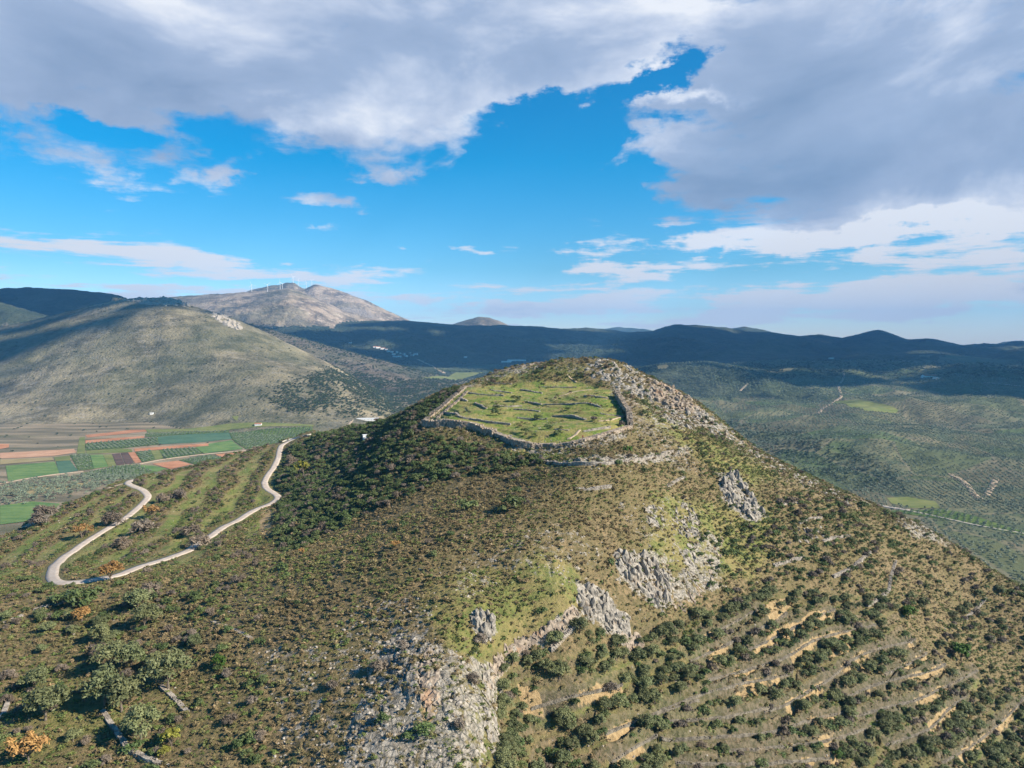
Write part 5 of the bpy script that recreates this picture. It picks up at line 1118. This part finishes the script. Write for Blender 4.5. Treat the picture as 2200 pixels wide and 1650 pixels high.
for i, lb in zip(big, mark_labels(px[big], py[big], 'grey-green olive tree')):
    place_tree('olive_tree', V_olive[int(rg.integers(6))], X[i], Y[i], 2.3, w[i], lb, 'olive tree', 'olive trees ' + ozone(px[i], py[i]), Zp[i], rg.uniform(.7, .95))
if len(rest):
    s_ = w[rest] / 5.0; scatter('olive_grove', 'olive trees farther off at the edge of the terraces', 'olive grove', np.stack([X[rest], Y[rest], Zp[rest]], -1), [v[0] for v in V_olive], s_)
print('olives', len(X))

# ------------------------------------------------------------------ trees of the valleys and far slopes
far_ol = [crown_mesh('far crown', M_olive_far, 900 + i, 2.3, 3.6, .3, 9, 70, .62, crad=.5)[0] for i in range(3)]
far_ev = [crown_mesh('far shrub', M_dark, 920 + i, 2.3, 3.0, .0, 9, 70, .62, crad=.5)[0] for i in range(3)]
def far_points(x, y, drop_near=True):
    z, best = land(x, y, False, None) if False else (land_smooth(x, y), None)
    px, py = to_px(x, y, z); k = (px > -60) & (px < 2260) & (py > 600)
    if drop_near: k &= z > -200
    return x[k], y[k], z[k], px[k], py[k]
def not_hill(x, y, z): return ~((np.abs(x) < 600) & (y < 880) & (near_h(x, y) > z - 6))
rg = np.random.default_rng(77)
# right valley: olive groves planted in rows, each block with its own direction
def groves(x0, x1, y0, y1, sp, keep):
    out = []
    for ang in (0.25, .9, 1.35, -.35):
        c, s = math.cos(ang), math.sin(ang); L = max(x1 - x0, y1 - y0); u, v = np.meshgrid(np.arange(-L, L, sp), np.arange(-L, L, sp * 1.08)); u = u.ravel(); v = v.ravel()
        X = (x0 + x1) / 2 + u * c - v * s; Y = (y0 + y1) / 2 + u * s + v * c; k = (X > x0) & (X < x1) & (Y > y0) & (Y < y1) & (X / np.maximum(Y, 1) < .78) & (X / np.maximum(Y, 1) > -.1); X, Y = X[k], Y[k]
        _, _, hid = worley(X + fbm(X, Y, 150, 2, .5, 1) * 60, Y, 210.0, 3.3); ai = (0.25, .9, 1.35, -.35).index(ang); k = (np.floor(hid * 3.999).astype(int) == ai)
        X, Y, hid = X[k], Y[k], hid[k]; _, _, h2 = worley(X, Y, 210.0, 3.3); dens = keep * (.55 + .5 * ((hid * 37) % 1)); k = rg.random(len(X)) < dens
        out.append(np.stack([X[k] + rg.normal(0, sp * .09, k.sum()), Y[k] + rg.normal(0, sp * .09, k.sum())], -1))
    return np.vstack(out)
G = np.vstack([groves(100, 1500, 620, 2000, 7.6, .97), groves(100, 3000, 2000, 3600, 10.5, .75)])
x, y, z, px, py = far_points(G[:, 0], G[:, 1]); k = not_hill(x, y, z)
clear = np.ones(len(x), bool)
for kd, C in FIELD_W:
    if C[:, 0].mean() > 100: clear &= ~(sdist(x, y, C[:, :2]) > -2)
k &= clear; x, y, z = x[k], y[k], z[k]; s_ = rg.uniform(.72, 1.12, len(x)) * np.where(y > 2000, 1.35, 1.0)
print('grove trees', len(x))
scatter('olive_groves', 'endless rows of silvery olive trees covering the right-hand valley', 'olive groves', np.stack([x, y, z], -1), far_ol, s_)
# left: orchard rows in the field plots
pts = []
for kd, C in FIELD_W:
    if kd != 'orchard' : continue
    e = C[1, :2] - C[0, :2]; L = np.linalg.norm(e); e /= L; nrm = np.array([-e[1], e[0]]); c = C[:, :2].mean(0); R = np.ptp(C[:, :2], 0).max()
    u, v = np.meshgrid(np.arange(-R, R, 7.5), np.arange(-R, R, 6.5)); Q = c + u.reshape(-1, 1) * e + v.reshape(-1, 1) * nrm; k = sdist(Q[:, 0], Q[:, 1], C[:, :2]) > 1.5; pts.append(Q[k])
Q = np.vstack(pts); Q += rg.normal(0, .5, Q.shape); k = rg.random(len(Q)) < .93; Q = Q[k]; z = land_smooth(Q[:, 0], Q[:, 1]); s_ = rg.uniform(.6, .95, len(Q)) * np.where(Q[:, 1] > 3000, 2.0, 1.0)
scatter('orchard', 'orchard trees in straight rows among the field plots of the left valley', 'orchard', np.stack([Q[:, 0], Q[:, 1], z], -1), far_ol, s_); print('orchard', len(Q))
# left: grove belt below the spur, scrub on the hills
n = 130000; x = rg.uniform(-2400, 1200, n); y = rg.uniform(650, 5200, n); z = land_smooth(x, y); px, py = to_px(x, y, z)
cl = fbm(x, y, 160, 4, .6, 3); c2 = fbm(x, y, 45, 3, .6, 8)
belt = in_poly(px, py, [(-50, 1045), (180, 1018), (350, 1015), (330, 1030), (250, 1045), (150, 1060), (60, 1080), (-50, 1090)], 6)
bushy = in_poly(px, py, [(540, 860), (600, 820), (720, 785), (830, 810), (980, 815), (1000, 840), (900, 900), (760, 905), (540, 880)], 20)
d = np.where(y < 1900, .02 + .05 * np.clip(cl, 0, 1), .05 + .20 * np.clip(cl + c2 * .6, 0, 1)); d = np.maximum(d, bushy * (.42 + c2 * .5)); d = np.where(y > 3000, .30 + cl * .6, d)
d = np.where((py < 780) & (px > 280) & (px < 720) & (y < 2900), d * .25, d)
onf = np.zeros(n, bool)
for kd, C in FIELD_W: onf |= sdist(x, y, C[:, :2]) > -1
k = (px > -60) & (px < 1500) & (rg.random(n) < d) & ~onf & not_hill(x, y, z); s_ = rg.uniform(.55, 1.5, n) * np.where(y > 3000, 1.6, 1)
scatter('hill_scrub', 'dark shrubs dotted over the valley floor and the grey hillsides', 'scrub', np.stack([x, y, z], -1)[k], far_ev, np.stack([s_, s_, s_ * .8], -1)[k]); print('hill scrub', k.sum())
def wood(name, lab, polys, xr, yr, n, dens, mesh, s0, s1, fb=.9):
    x = rg.uniform(*xr, n); y = rg.uniform(*yr, n); z = land_smooth(x, y); px, py = to_px(x, y, z); m = np.zeros(n)
    for P in polys: m = np.maximum(m, in_poly(px, py, P, 8))
    k = (rg.random(n) < m * dens * (.55 + fb * fbm(x, y, 60, 3, .6, 5))) & not_hill(x, y, z); s_ = rg.uniform(s0, s1, k.sum())
    scatter(name, lab, 'wood', np.stack([x, y, z], -1)[k], mesh, np.stack([s_, s_, s_ * .85], -1)); print(name, k.sum())
wood('gully_wood', 'dark belt of trees along the gully in the right valley', [[(1480, 925), (1560, 902), (1750, 935), (1900, 995), (1960, 1060), (1850, 1055), (1700, 1003), (1560, 978)]], (250, 1100), (850, 1900), 26000, .85, far_ev, .7, 1.3)
wood('hill_foot_wood', 'belt of dark trees at the foot of the grey hill behind the fortress slope', [[(560, 850), (640, 815), (720, 790), (830, 812), (960, 820), (985, 840), (900, 890), (760, 895), (600, 880)]], (-1100, -60), (1650, 3100), 60000, .85, far_ev, .8, 1.6, 1.6)
wood('ridge_wood', 'dark woods on the rolling ground under the far right ridges', [[(1500, 800), (1700, 778), (1900, 775), (2200, 790), (2200, 812), (1950, 808), (1750, 812), (1560, 830)]], (600, 3400), (2400, 5200), 60000, .6, far_ev, 1.5, 2.8, 1.8)
n = 9000; x = rg.uniform(-900, -200, n); y = rg.uniform(650, 1100, n); z = land_smooth(x, y); px, py = to_px(x, y, z)
belt = in_poly(px, py, [(-50, 1048), (180, 1020), (350, 1012), (345, 1030), (250, 1045), (150, 1062), (60, 1080), (-50, 1092)], 6); k = (rg.random(n) < belt * .85) & not_hill(x, y, z)
scatter('valley_olive_belt', 'belt of olive trees between the field track and the road spur', 'olive grove', np.stack([x, y, z], -1)[k], far_ol, rg.uniform(.7, 1.1, k.sum())); print('belt', k.sum())

# rusty and grey cliffs near the crest of the grey hill
def far_crag(P, n, size, lab, mat, seed):
    rg = np.random.default_rng(seed); parts = []; P = np.array(P, float)
    while len(parts) < n:
        q = rg.uniform(P.min(0), P.max(0))
        if sdist(q[:1], q[1:], P)[0] < 0: continue
        c = np.array(hit(q[0], q[1], land_smooth, 1200, 3300, 1500)); s = size * rg.uniform(.5, 1.3); V, Fq = rock_data(int(rg.integers(1e6)), s * 1.2, s, s * rg.uniform(.7, 1.3), ICO1); parts.append((V + c - [0, 0, s * .3], Fq))
    tagit(link('cliff', mesh_np('cliff', *join(parts), mat)), lab, 'cliff')
far_crag([(265, 645), (300, 640), (380, 644), (415, 655), (385, 660), (300, 652)], 90, 13, 'grey cliff cap along the crest of the grey hill', M_rock, 31)
far_crag([(332, 644), (362, 644), (360, 654), (335, 655)], 22, 12, 'rusty red cliff in the crest of the grey hill', M_rust, 32)
far_crag([(455, 672), (480, 676), (520, 700), (512, 712), (480, 696), (458, 684)], 80, 12, 'grey cliff jutting from the descending shoulder of the grey hill', M_rock, 33)

# ------------------------------------------------------------------ wind turbines on the mountain
M_white = simple('white_paint', (.78, .78, .76), .5, .04); M_house = simple('white_plaster', (.72, .70, .66), .8, .06); M_roof = simple('clay_tile', (.36, .15, .085), .8, .25, 1.0)
M_metal = simple('grey_metal_sheet', (.33, .34, .36), .5, .1); M_glass = simple('dark_glass', (.02, .025, .03), .15); M_carp = simple('dark_car_paint', (.018, .024, .034), .25); M_tyre = simple('rubber', (.015, .015, .015), .8)
def turbine_meshes():
    t = tube([(0, 0, -6), (0, 0, 0), (0, 0, 30), (0, 0, 60)], [2.0, 1.9, 1.5, 1.0], 12); tw = mesh_np('tower', *t, M_white, True)
    V, Fq = box(-1.6, 1.6, -5.2, 3.2, 59.0, 62.4); V[4:, 0] *= .8; nc = mesh_np('nacelle', V, Fq, M_white)
    hub = tube([(0, 3.2, 60.6), (0, 4.4, 60.6), (0, 5.6, 60.6)], [1.7, 1.5, .3], 10); hb = mesh_np('hub', *hub, M_white, True)
    P = []; R = 31.0
    for i in range(9):
        t_ = i / 8; ch = (2.2 if i else 1.5) * (1 - .8 * t_) + .35; th = .5 * (1 - .7 * t_); P.append([(-ch * .35, -th, 1 + t_ * R), (ch * .65, -th * .4, 1 + t_ * R), (ch * .65, th * .4, 1 + t_ * R), (-ch * .35, th, 1 + t_ * R)])
    V = np.array(P).reshape(-1, 3); Fq = [(i * 4 + j, i * 4 + (j + 1) % 4, i * 4 + 4 + (j + 1) % 4, i * 4 + 4 + j) for i in range(8) for j in range(4)] + [(32, 33, 34, 35)]
    bl = mesh_np('blade', V, np.array(Fq), M_white); return tw, nc, hb, bl
TW = turbine_meshes()
turb = [(543, 6250, 20, 'leftmost white wind turbine on the mountain crest'), (577, 6150, 70, 'second white wind turbine from the left, lower on the pale mountain'), (604, 6250, 5, 'third white wind turbine from the left against the pale slope'),
        (609, 7300, 50, 'faint wind turbine just right of the third one'), (632, 7450, 35, 'wind turbine on the highest rocky top'), (643, 7500, 95, 'wind turbine right beside the highest one, blade slanting right'),
        (660, 7450, 15, 'wind turbine in the saddle between the two tops'), (672, 7500, 60, 'faint rightmost wind turbine beside the second top')]
for tx, ty, rot, lab in turb:
    x = (tx - 1100) / F * ty * .998; z = float(land_smooth(np.array([x]), np.array([ty]))[0]); o = empty('wind_turbine', (x, ty, z), math.pi + .25); tagit(o, lab, 'wind turbine', 'wind turbines on the mountain crest')
    for nm, me in (('tower', TW[0]), ('nacelle', TW[1])): c = link(nm, me, o)
    hb = link('hub', TW[2], o)
    for b in range(3):
        c = link('blade', TW[3], hb); c.location = (0, 4.4, 60.6); c.rotation_euler = (0, math.radians(rot + 120 * b), 0)

# ------------------------------------------------------------------ buildings
def part(name, VF, mat, parent, smooth=False): return link(name, mesh_np(name, VF[0], VF[1], mat, smooth), parent)
def house(x, y, z, L, Wd, H, rz, lab, cat='house', roof='gable', group=None, wallm=None, roofm=None, nwin=3, name='house', base=2.0):
    o = tagit(empty(name, (x, y, z), rz), lab, cat, group); wallm = wallm or M_house; roofm = roofm or M_roof
    w = part('wall', box(-L / 2, L / 2, -Wd / 2, Wd / 2, -base, H), wallm, o)
    if roof == 'gable':
        e = .4; rh = Wd * .24; V = np.array([(-L / 2 - e, -Wd / 2 - e, H), (L / 2 + e, -Wd / 2 - e, H), (L / 2 + e, 0, H + rh), (-L / 2 - e, 0, H + rh), (-L / 2 - e, Wd / 2 + e, H), (L / 2 + e, Wd / 2 + e, H),
            (-L / 2 - e, -Wd / 2 - e, H + .003 - .2), (L / 2 + e, -Wd / 2 - e, H - .2), (-L / 2 - e, Wd / 2 + e, H - .2), (L / 2 + e, Wd / 2 + e, H - .2)])
        part('roof', (V, np.array([(0, 1, 2, 3), (3, 2, 5, 4), (6, 7, 1, 0), (4, 5, 9, 8), (8, 9, 7, 6), (0, 3, 4, 8), (1, 7, 9, 5)])[:5]), roofm, o)
        part('gable', (np.array([(-L / 2, -Wd / 2, H), (-L / 2, Wd / 2, H), (-L / 2, 0, H + rh - .15), (-L / 2 + .3, 0, H + rh - .15), (L / 2, -Wd / 2, H), (L / 2, Wd / 2, H), (L / 2, 0, H + rh - .15), (L / 2 - .3, 0, H + rh - .15)]), np.array([(0, 1, 2, 3), (5, 4, 7, 6)])), wallm, o)
    else: part('roof', box(-L / 2 - .35, L / 2 + .35, -Wd / 2 - .35, Wd / 2 + .35, H + .003, H + .28), roofm, o)
    for i in range(nwin):
        cx = -L / 2 + (i + 1) * L / (nwin + 1) + (.6 if i else 0); part('window', box(cx - .5, cx + .5, -Wd / 2 - .03, -Wd / 2 + .1, H * .38, H * .38 + 1.1), M_glass, o)
    if nwin: part('door', box(-L / 2 + .7, -L / 2 + 1.6, -Wd / 2 - .035, -Wd / 2 + .1, 0, 2.05), simple('door_wood', (.12, .07, .04)), o)
    return o
def on(px, py, y0=560): return hit(px, py, land_smooth, y0, 9000, 3000)
x, y, z = on(787, 903); house(x, y, z, 62, 14, 5, .12, 'long white farm shed on the valley edge left of the fortress', 'farm building', 'flat', roofm=M_white, nwin=6, name='farm_building')
x, y, z = on(555, 914); house(x, y, z, 15, 8, 4, .1, 'small white house at the end of the orchard plots', 'house')
x, y, z = on(326, 890); house(x, y, z, 8, 6, 4, .2, 'tiny white hut at the foot of the grey hill', 'hut', 'flat', nwin=1, name='hut', roofm=M_white)
x, y, z = on(1997, 811); house(x, y, z, 55, 22, 6, .1, 'long red-roofed building on the far right slope', 'building', 'gable', name='farm_building')
x, y, z = on(2012, 814); house(x, y, z, 24, 14, 5, .4, 'white building beside the red-roofed one on the far right slope', 'building', 'flat', roofm=M_white)
x, y, z = on(1110, 775); house(x, y, z, 110, 26, 6, -.15, 'long white greenhouse in the far valley behind the summit', 'greenhouse', 'flat', roofm=M_white, nwin=0, name='greenhouse')
x, y, z = on(1088, 778); house(x, y, z, 60, 20, 6, -.1, 'shorter white greenhouse in the far valley behind the summit', 'greenhouse', 'flat', roofm=M_white, nwin=0, name='greenhouse')
x, y, z = on(1786, 771); house(x, y, z, 26, 14, 6, .3, 'lone white house high on the far right slope', 'house', 'flat', roofm=M_white)
vil = [(752, 737), (806, 747), (812, 748), (822, 750), (829, 752), (834, 756), (842, 757), (846, 762), (853, 758), (860, 760), (868, 762), (872, 766), (880, 760), (886, 764), (893, 762), (850, 767), (1000, 778 - 10), (858, 767)]
for i, (a, b) in enumerate(vil):
    x, y, z = hit(a, b, land_smooth, 3600, 9000, 3000); house(x, y, z, 20 + i % 4 * 4, 12, 6 + i % 3, .2 * i, ['westernmost', 'second', 'third', 'fourth', 'fifth', 'sixth', 'seventh', 'eighth', 'ninth', 'tenth', 'eleventh', 'twelfth', 'thirteenth', 'fourteenth', 'fifteenth', 'sixteenth', 'seventeenth', 'eighteenth'][sorted(range(18), key=lambda k: vil[k][0]).index(i)] + ' house from the left in the shadowed distant village', 'house', 'gable', 'houses of the distant village', nwin=2)
# open-sided shed on posts among the olives on the right
x, y, z = on(1790, 1074, 600); o = tagit(empty('field_shed', (x, y, z), .1), 'open grey-roofed shed on posts in the green clearing of the right valley', 'shed')
part('roof', (np.array([(-8, -5, 3.6), (8, -5, 3.6), (8, 5, 4.6), (-8, 5, 4.6), (-8, -5, 3.45), (8, -5, 3.45), (8, 5, 4.45), (-8, 5, 4.45)]), np.array([(0, 1, 2, 3), (7, 6, 5, 4), (4, 5, 1, 0), (5, 6, 2, 1), (6, 7, 3, 2), (7, 4, 0, 3)])), M_metal, o)
for ax_, ay_ in ((-7.5, -4.5), (0, -4.5), (7.5, -4.5), (-7.5, 4.5), (0, 4.5), (7.5, 4.5)): part('post', box(ax_ - .12, ax_ + .12, ay_ - .12, ay_ + .12, -1, 3.5 + (ay_ + 5) * .1), M_metal, o)
part('back_wall', box(-7.6, 7.6, 4.6, 4.7, -1, 4.4), M_metal, o)
# white water tank and small pen on the shaded slope
x, y, z = hit(786, 943, land_near_quick, 200, 600, 1500); o = tagit(empty('utility_cabin', (x, y, z), .35), 'small white cabin with grey side in the bright clearing left of the fortress', 'cabin')
part('wall', box(-1.7, 1.7, -1.3, 1.3, -.6, 2.3), M_white, o); part('roof', box(-1.85, 1.85, -1.45, 1.45, 2.303, 2.45), M_white, o); part('door', box(.3, 1.1, -1.34, -1.28, 0, 1.95), M_metal, o)
# parapet wall and posts where the road passes the crest
W = course([(604, 953), (622, 947), (645, 941), (668, 935)], 5, 300); W[:, 0] -= .4; W[:, 1] += 3.2; W[:, 2] = zat(W[:, 0], W[:, 1]); P = []
for A, B in zip(W[:-1], W[1:]):
    d = B[:2] - A[:2]; d /= np.linalg.norm(d) + 1e-9; n_ = np.array([-d[1], d[0]]) * .18
    V = np.array([[*(A[:2] - n_), A[2] - .5], [*(B[:2] - n_), B[2] - .5], [*(B[:2] + n_), B[2] - .5], [*(A[:2] + n_), A[2] - .5], [*(A[:2] - n_), A[2] + .8], [*(B[:2] - n_), B[2] + .8], [*(B[:2] + n_), B[2] + .8], [*(A[:2] + n_), A[2] + .8]]); P.append((V, np.array([(3, 2, 1, 0), (4, 5, 6, 7), (0, 1, 5, 4), (1, 2, 6, 5), (2, 3, 7, 6), (3, 0, 4, 7)])))
tagit(link('parapet', mesh_np('parapet', *join(P), simple('pale_concrete', (.50, .47, .42), var=.15))), 'low pale parapet along the outer edge of the road at the crest', 'parapet')
# parked car beside the round tree
x, y, z = hit(658, 939, land_near_quick, 300, 600, 1500); car = tagit(empty('parked_car', (x, y, z + .05), .25), 'dark car parked at the roadside beside the round dark tree', 'car')
prof = [(-2.1, .35), (-2.15, .8), (-1.9, .98), (-1.55, 1.02), (-1.05, 1.42), (.35, 1.45), (1.0, 1.02), (1.85, .88), (2.1, .7), (2.1, .35)]
V = np.array([(a, s * (.82 if b < 1.1 else .66), b) for s in (-1, 1) for a, b in prof]); nP = len(prof)
me = bpy.data.meshes.new('body'); me.from_pydata(V.tolist(), [], [[i, (i + 1) % nP, nP + (i + 1) % nP, nP + i] for i in range(nP)] + [list(range(nP))[::-1], list(range(nP, 2 * nP))]); me.materials.append(M_carp); link('body', me, car)
part('window', box(-1.2, .55, -.80, .80, 1.06, 1.36), M_glass, car)
for a in (-1.35, 1.35):
    for s in (-.8, .8): part('wheel', tube([(a, s - .1, .33), (a, s + .1, .33)], [.33, .33], 14), M_tyre, car)
# the walker on the front wall
def person(px_, py_):
    x, y, z = hit(px_, py_, land_near_quick, 150, 600, 1500); z = z + .9
    me = bpy.data.meshes.new('person'); bm = bmesh.new(); sk = bm.verts.layers.skin.verify()
    J = {'pel': (0, 0, .93, .15), 'wai': (0, .01, 1.08, .13), 'chs': (0, .01, 1.30, .155), 'nek': (0, .01, 1.47, .06), 'hd': (0, -.01, 1.58, .095), 'top': (0, 0, 1.70, .085),
         'lh': (-.1, 0, .88, .10), 'lk': (-.12, -.06, .5, .065), 'la': (-.13, .03, .09, .045), 'lt': (-.13, -.13, .04, .04), 'rh': (.1, 0, .88, .10), 'rk': (.12, .05, .5, .065), 'ra': (.13, .14, .09, .045), 'rt': (.13, 0, .04, .04),
         'ls': (-.2, .01, 1.40, .065), 'le': (-.27, .04, 1.12, .045), 'lw': (-.26, -.08, .88, .033), 'lf': (-.26, -.12, .78, .03), 'rs': (.2, .01, 1.40, .065), 're': (.27, .05, 1.12, .045), 'rw': (.27, -.06, .88, .033), 'rf': (.27, -.1, .78, .03)}
    vs = {}
    for k, (a, b, c, r) in J.items(): v = bm.verts.new((a, b, c)); v[sk].radius = (r, r * .85); vs[k] = v
    vs['pel'][sk].use_root = True
    for c in ('pel wai chs nek hd top', 'pel lh lk la lt', 'pel rh rk ra rt', 'chs ls le lw lf', 'chs rs re rw rf'):
        q = c.split()
        for a, b in zip(q[:-1], q[1:]): bm.edges.new((vs[a], vs[b]))
    bm.to_mesh(me); bm.free(); s = Mat('walker_body'); sx = s.N.new('ShaderNodeSeparateXYZ'); tc = s.N.new('ShaderNodeTexCoord'); s.L.new(tc.outputs['Object'], sx.inputs[0]); zz = sx.outputs[2]
    c = s.mix(s.ss(zz, .90, .93), (.03, .035, .05), (.28, .05, .04)); c = s.mix(s.ss(zz, 1.47, 1.49), c, (.45, .28, .2)); s.color(c); me.materials.append(s.m)
    o = link('person', me, None, (x, y, z)); o.modifiers.new('skin', 'SKIN'); o.modifiers.new('sub', 'SUBSURF').levels = 1
    hr = rock_data(9, .11, .115, .09, ICO2); part('hair', (hr[0] + [0, .02, 1.69], hr[1]), simple('dark_hair', (.03, .02, .015)), o)
    tagit(o, 'person in dark red top standing on the front fortress wall', 'person'); return o
person(1252, 950)

# ------------------------------------------------------------------ clouds high to the right, added outside the view to shade the land
M_cloud = simple('cloud_vapour', (.85, .86, .88), 1.0)
def cloud(poly, zc=4700.0, cell=110, seed=0, hole=-.55, hs=1300.0):
    P = np.array(poly, float); z0 = land_smooth(P[:, 0], P[:, 1]); t = (zc - z0) / sdir.z; C = np.stack([P[:, 0] + sdir.x * t, P[:, 1] + sdir.y * t], -1)
    x0, y0 = C.min(0) - 400; x1, y1 = C.max(0) + 400; X, Y = np.meshgrid(np.arange(x0, x1, cell), np.arange(y0, y1, cell), indexing='ij')
    f = sdist(X, Y, C) + fbm(X, Y, 900, 4, .55, seed) * 420; f = np.where(fbm(X, Y, hs, 4, .6, seed + 7) < hole, -1, f)
    t = np.clip(f / 500, 0, 1) ** .6; top = zc + t * (220 + 200 * fbm(X, Y, 500, 3, .5, seed)); bot = zc - t * 60
    idx = np.arange(X.size).reshape(X.shape); a, b, c, d = idx[:-1, :-1], idx[1:, :-1], idx[1:, 1:], idx[:-1, 1:]; Q = np.stack([a, b, c, d], -1).reshape(-1, 4)
    ok = (np.maximum(f, 0).ravel()[Q] > 0).any(1); Q = Q[ok]; V = np.vstack([np.stack([X, Y, top], -1).reshape(-1, 3), np.stack([X, Y, bot], -1).reshape(-1, 3)]); Fq = np.vstack([Q, Q[:, ::-1] + X.size])
    u, inv = np.unique(Fq, return_inverse=True); o = link('shadow_clouds', mesh_np('shadow_clouds', V[u], inv.reshape(-1, 4), M_cloud, True)); set_kind(o, 'stuff')
    tagit(o, 'unseen cloud bank high to the right, shaped to shadow the far land', 'cloud', 'unseen cloud banks shaped to shadow the land')
hp = lambda L, y0=600: [on(a, b, y0)[:2] for a, b in L]
cloud([(-3900, 5400), (-2600, 4900), (-1700, 5150), (-1000, 5500), (-760, 6500), (-600, 8000), (4500, 9000), (8500, 9500), (9000, 3600), (3200, 3700), (1700, 3000), (700, 3300), (200, 4000), (-900, 3900), (-1700, 3900), (-3000, 4400)], seed=1, cell=90, hole=-.10, hs=800.0)
cloud([(-3700, 3900), (-1300, 3500), (-1080, 2900), (-1400, 2550), (-1450, 2250), (-1350, 2080), (-1600, 2000), (-2200, 1950), (-3200, 1950)], seed=2, cell=32, hole=.12, hs=150.0)
cloud([(-7000, 6500), (-2900, 5600), (-2700, 4200), (-4200, 3800), (-7000, 4000)], seed=3)
cloud([(-1700, 3300), (-1060, 3000), (-800, 2750), (-880, 2500), (-1300, 2550)], seed=9, cell=30, hole=.10, hs=130.0)
cloud([(100, 3500), (300, 2500), (900, 2100), (2400, 2000), (3600, 2600), (3600, 3700), (1500, 3300)], seed=11, cell=50, hole=.13, hs=380.0)
cloud([(1500, 2900), (1300, 2300), (1500, 1800), (2200, 1700), (3000, 2300), (2600, 2900)], seed=5, cell=45, hole=-.08, hs=260.0)

# ------------------------------------------------------------------ the air
HAZE_Z0 = min(o.bound_box[0][2] for o in col.objects if o.type == 'MESH' and o.name.split('.')[0] in ('hill', 'ground', 'hills', 'mountains')) - 1.0
print('land top', max(o.bound_box[6][2] for o in col.objects if o.type == 'MESH' and o.name.split('.')[0] in ('hills', 'mountains')), 'bottom', HAZE_Z0)
def haze(density, color):
    V, Fq = box(-17500, 17500, -17500, 17500, HAZE_Z0, 1010); m = bpy.data.materials.new('air'); m.use_nodes = True; nt = m.node_tree; nt.nodes.clear()
    v = nt.nodes.new('ShaderNodeVolumePrincipled'); v.inputs['Color'].default_value = (*color, 1); v.inputs['Density'].default_value = density; v.inputs['Anisotropy'].default_value = 0.0
    out = nt.nodes.new('ShaderNodeOutputMaterial'); nt.links.new(v.outputs[0], out.inputs['Volume'])
    o = link('haze', mesh_np('haze', V, Fq, m)); set_kind(o, 'stuff'); tagit(o, 'pale blue haze filling the air over the valleys', 'haze')
haze(5.5e-5, (.20, .54, 1.0))
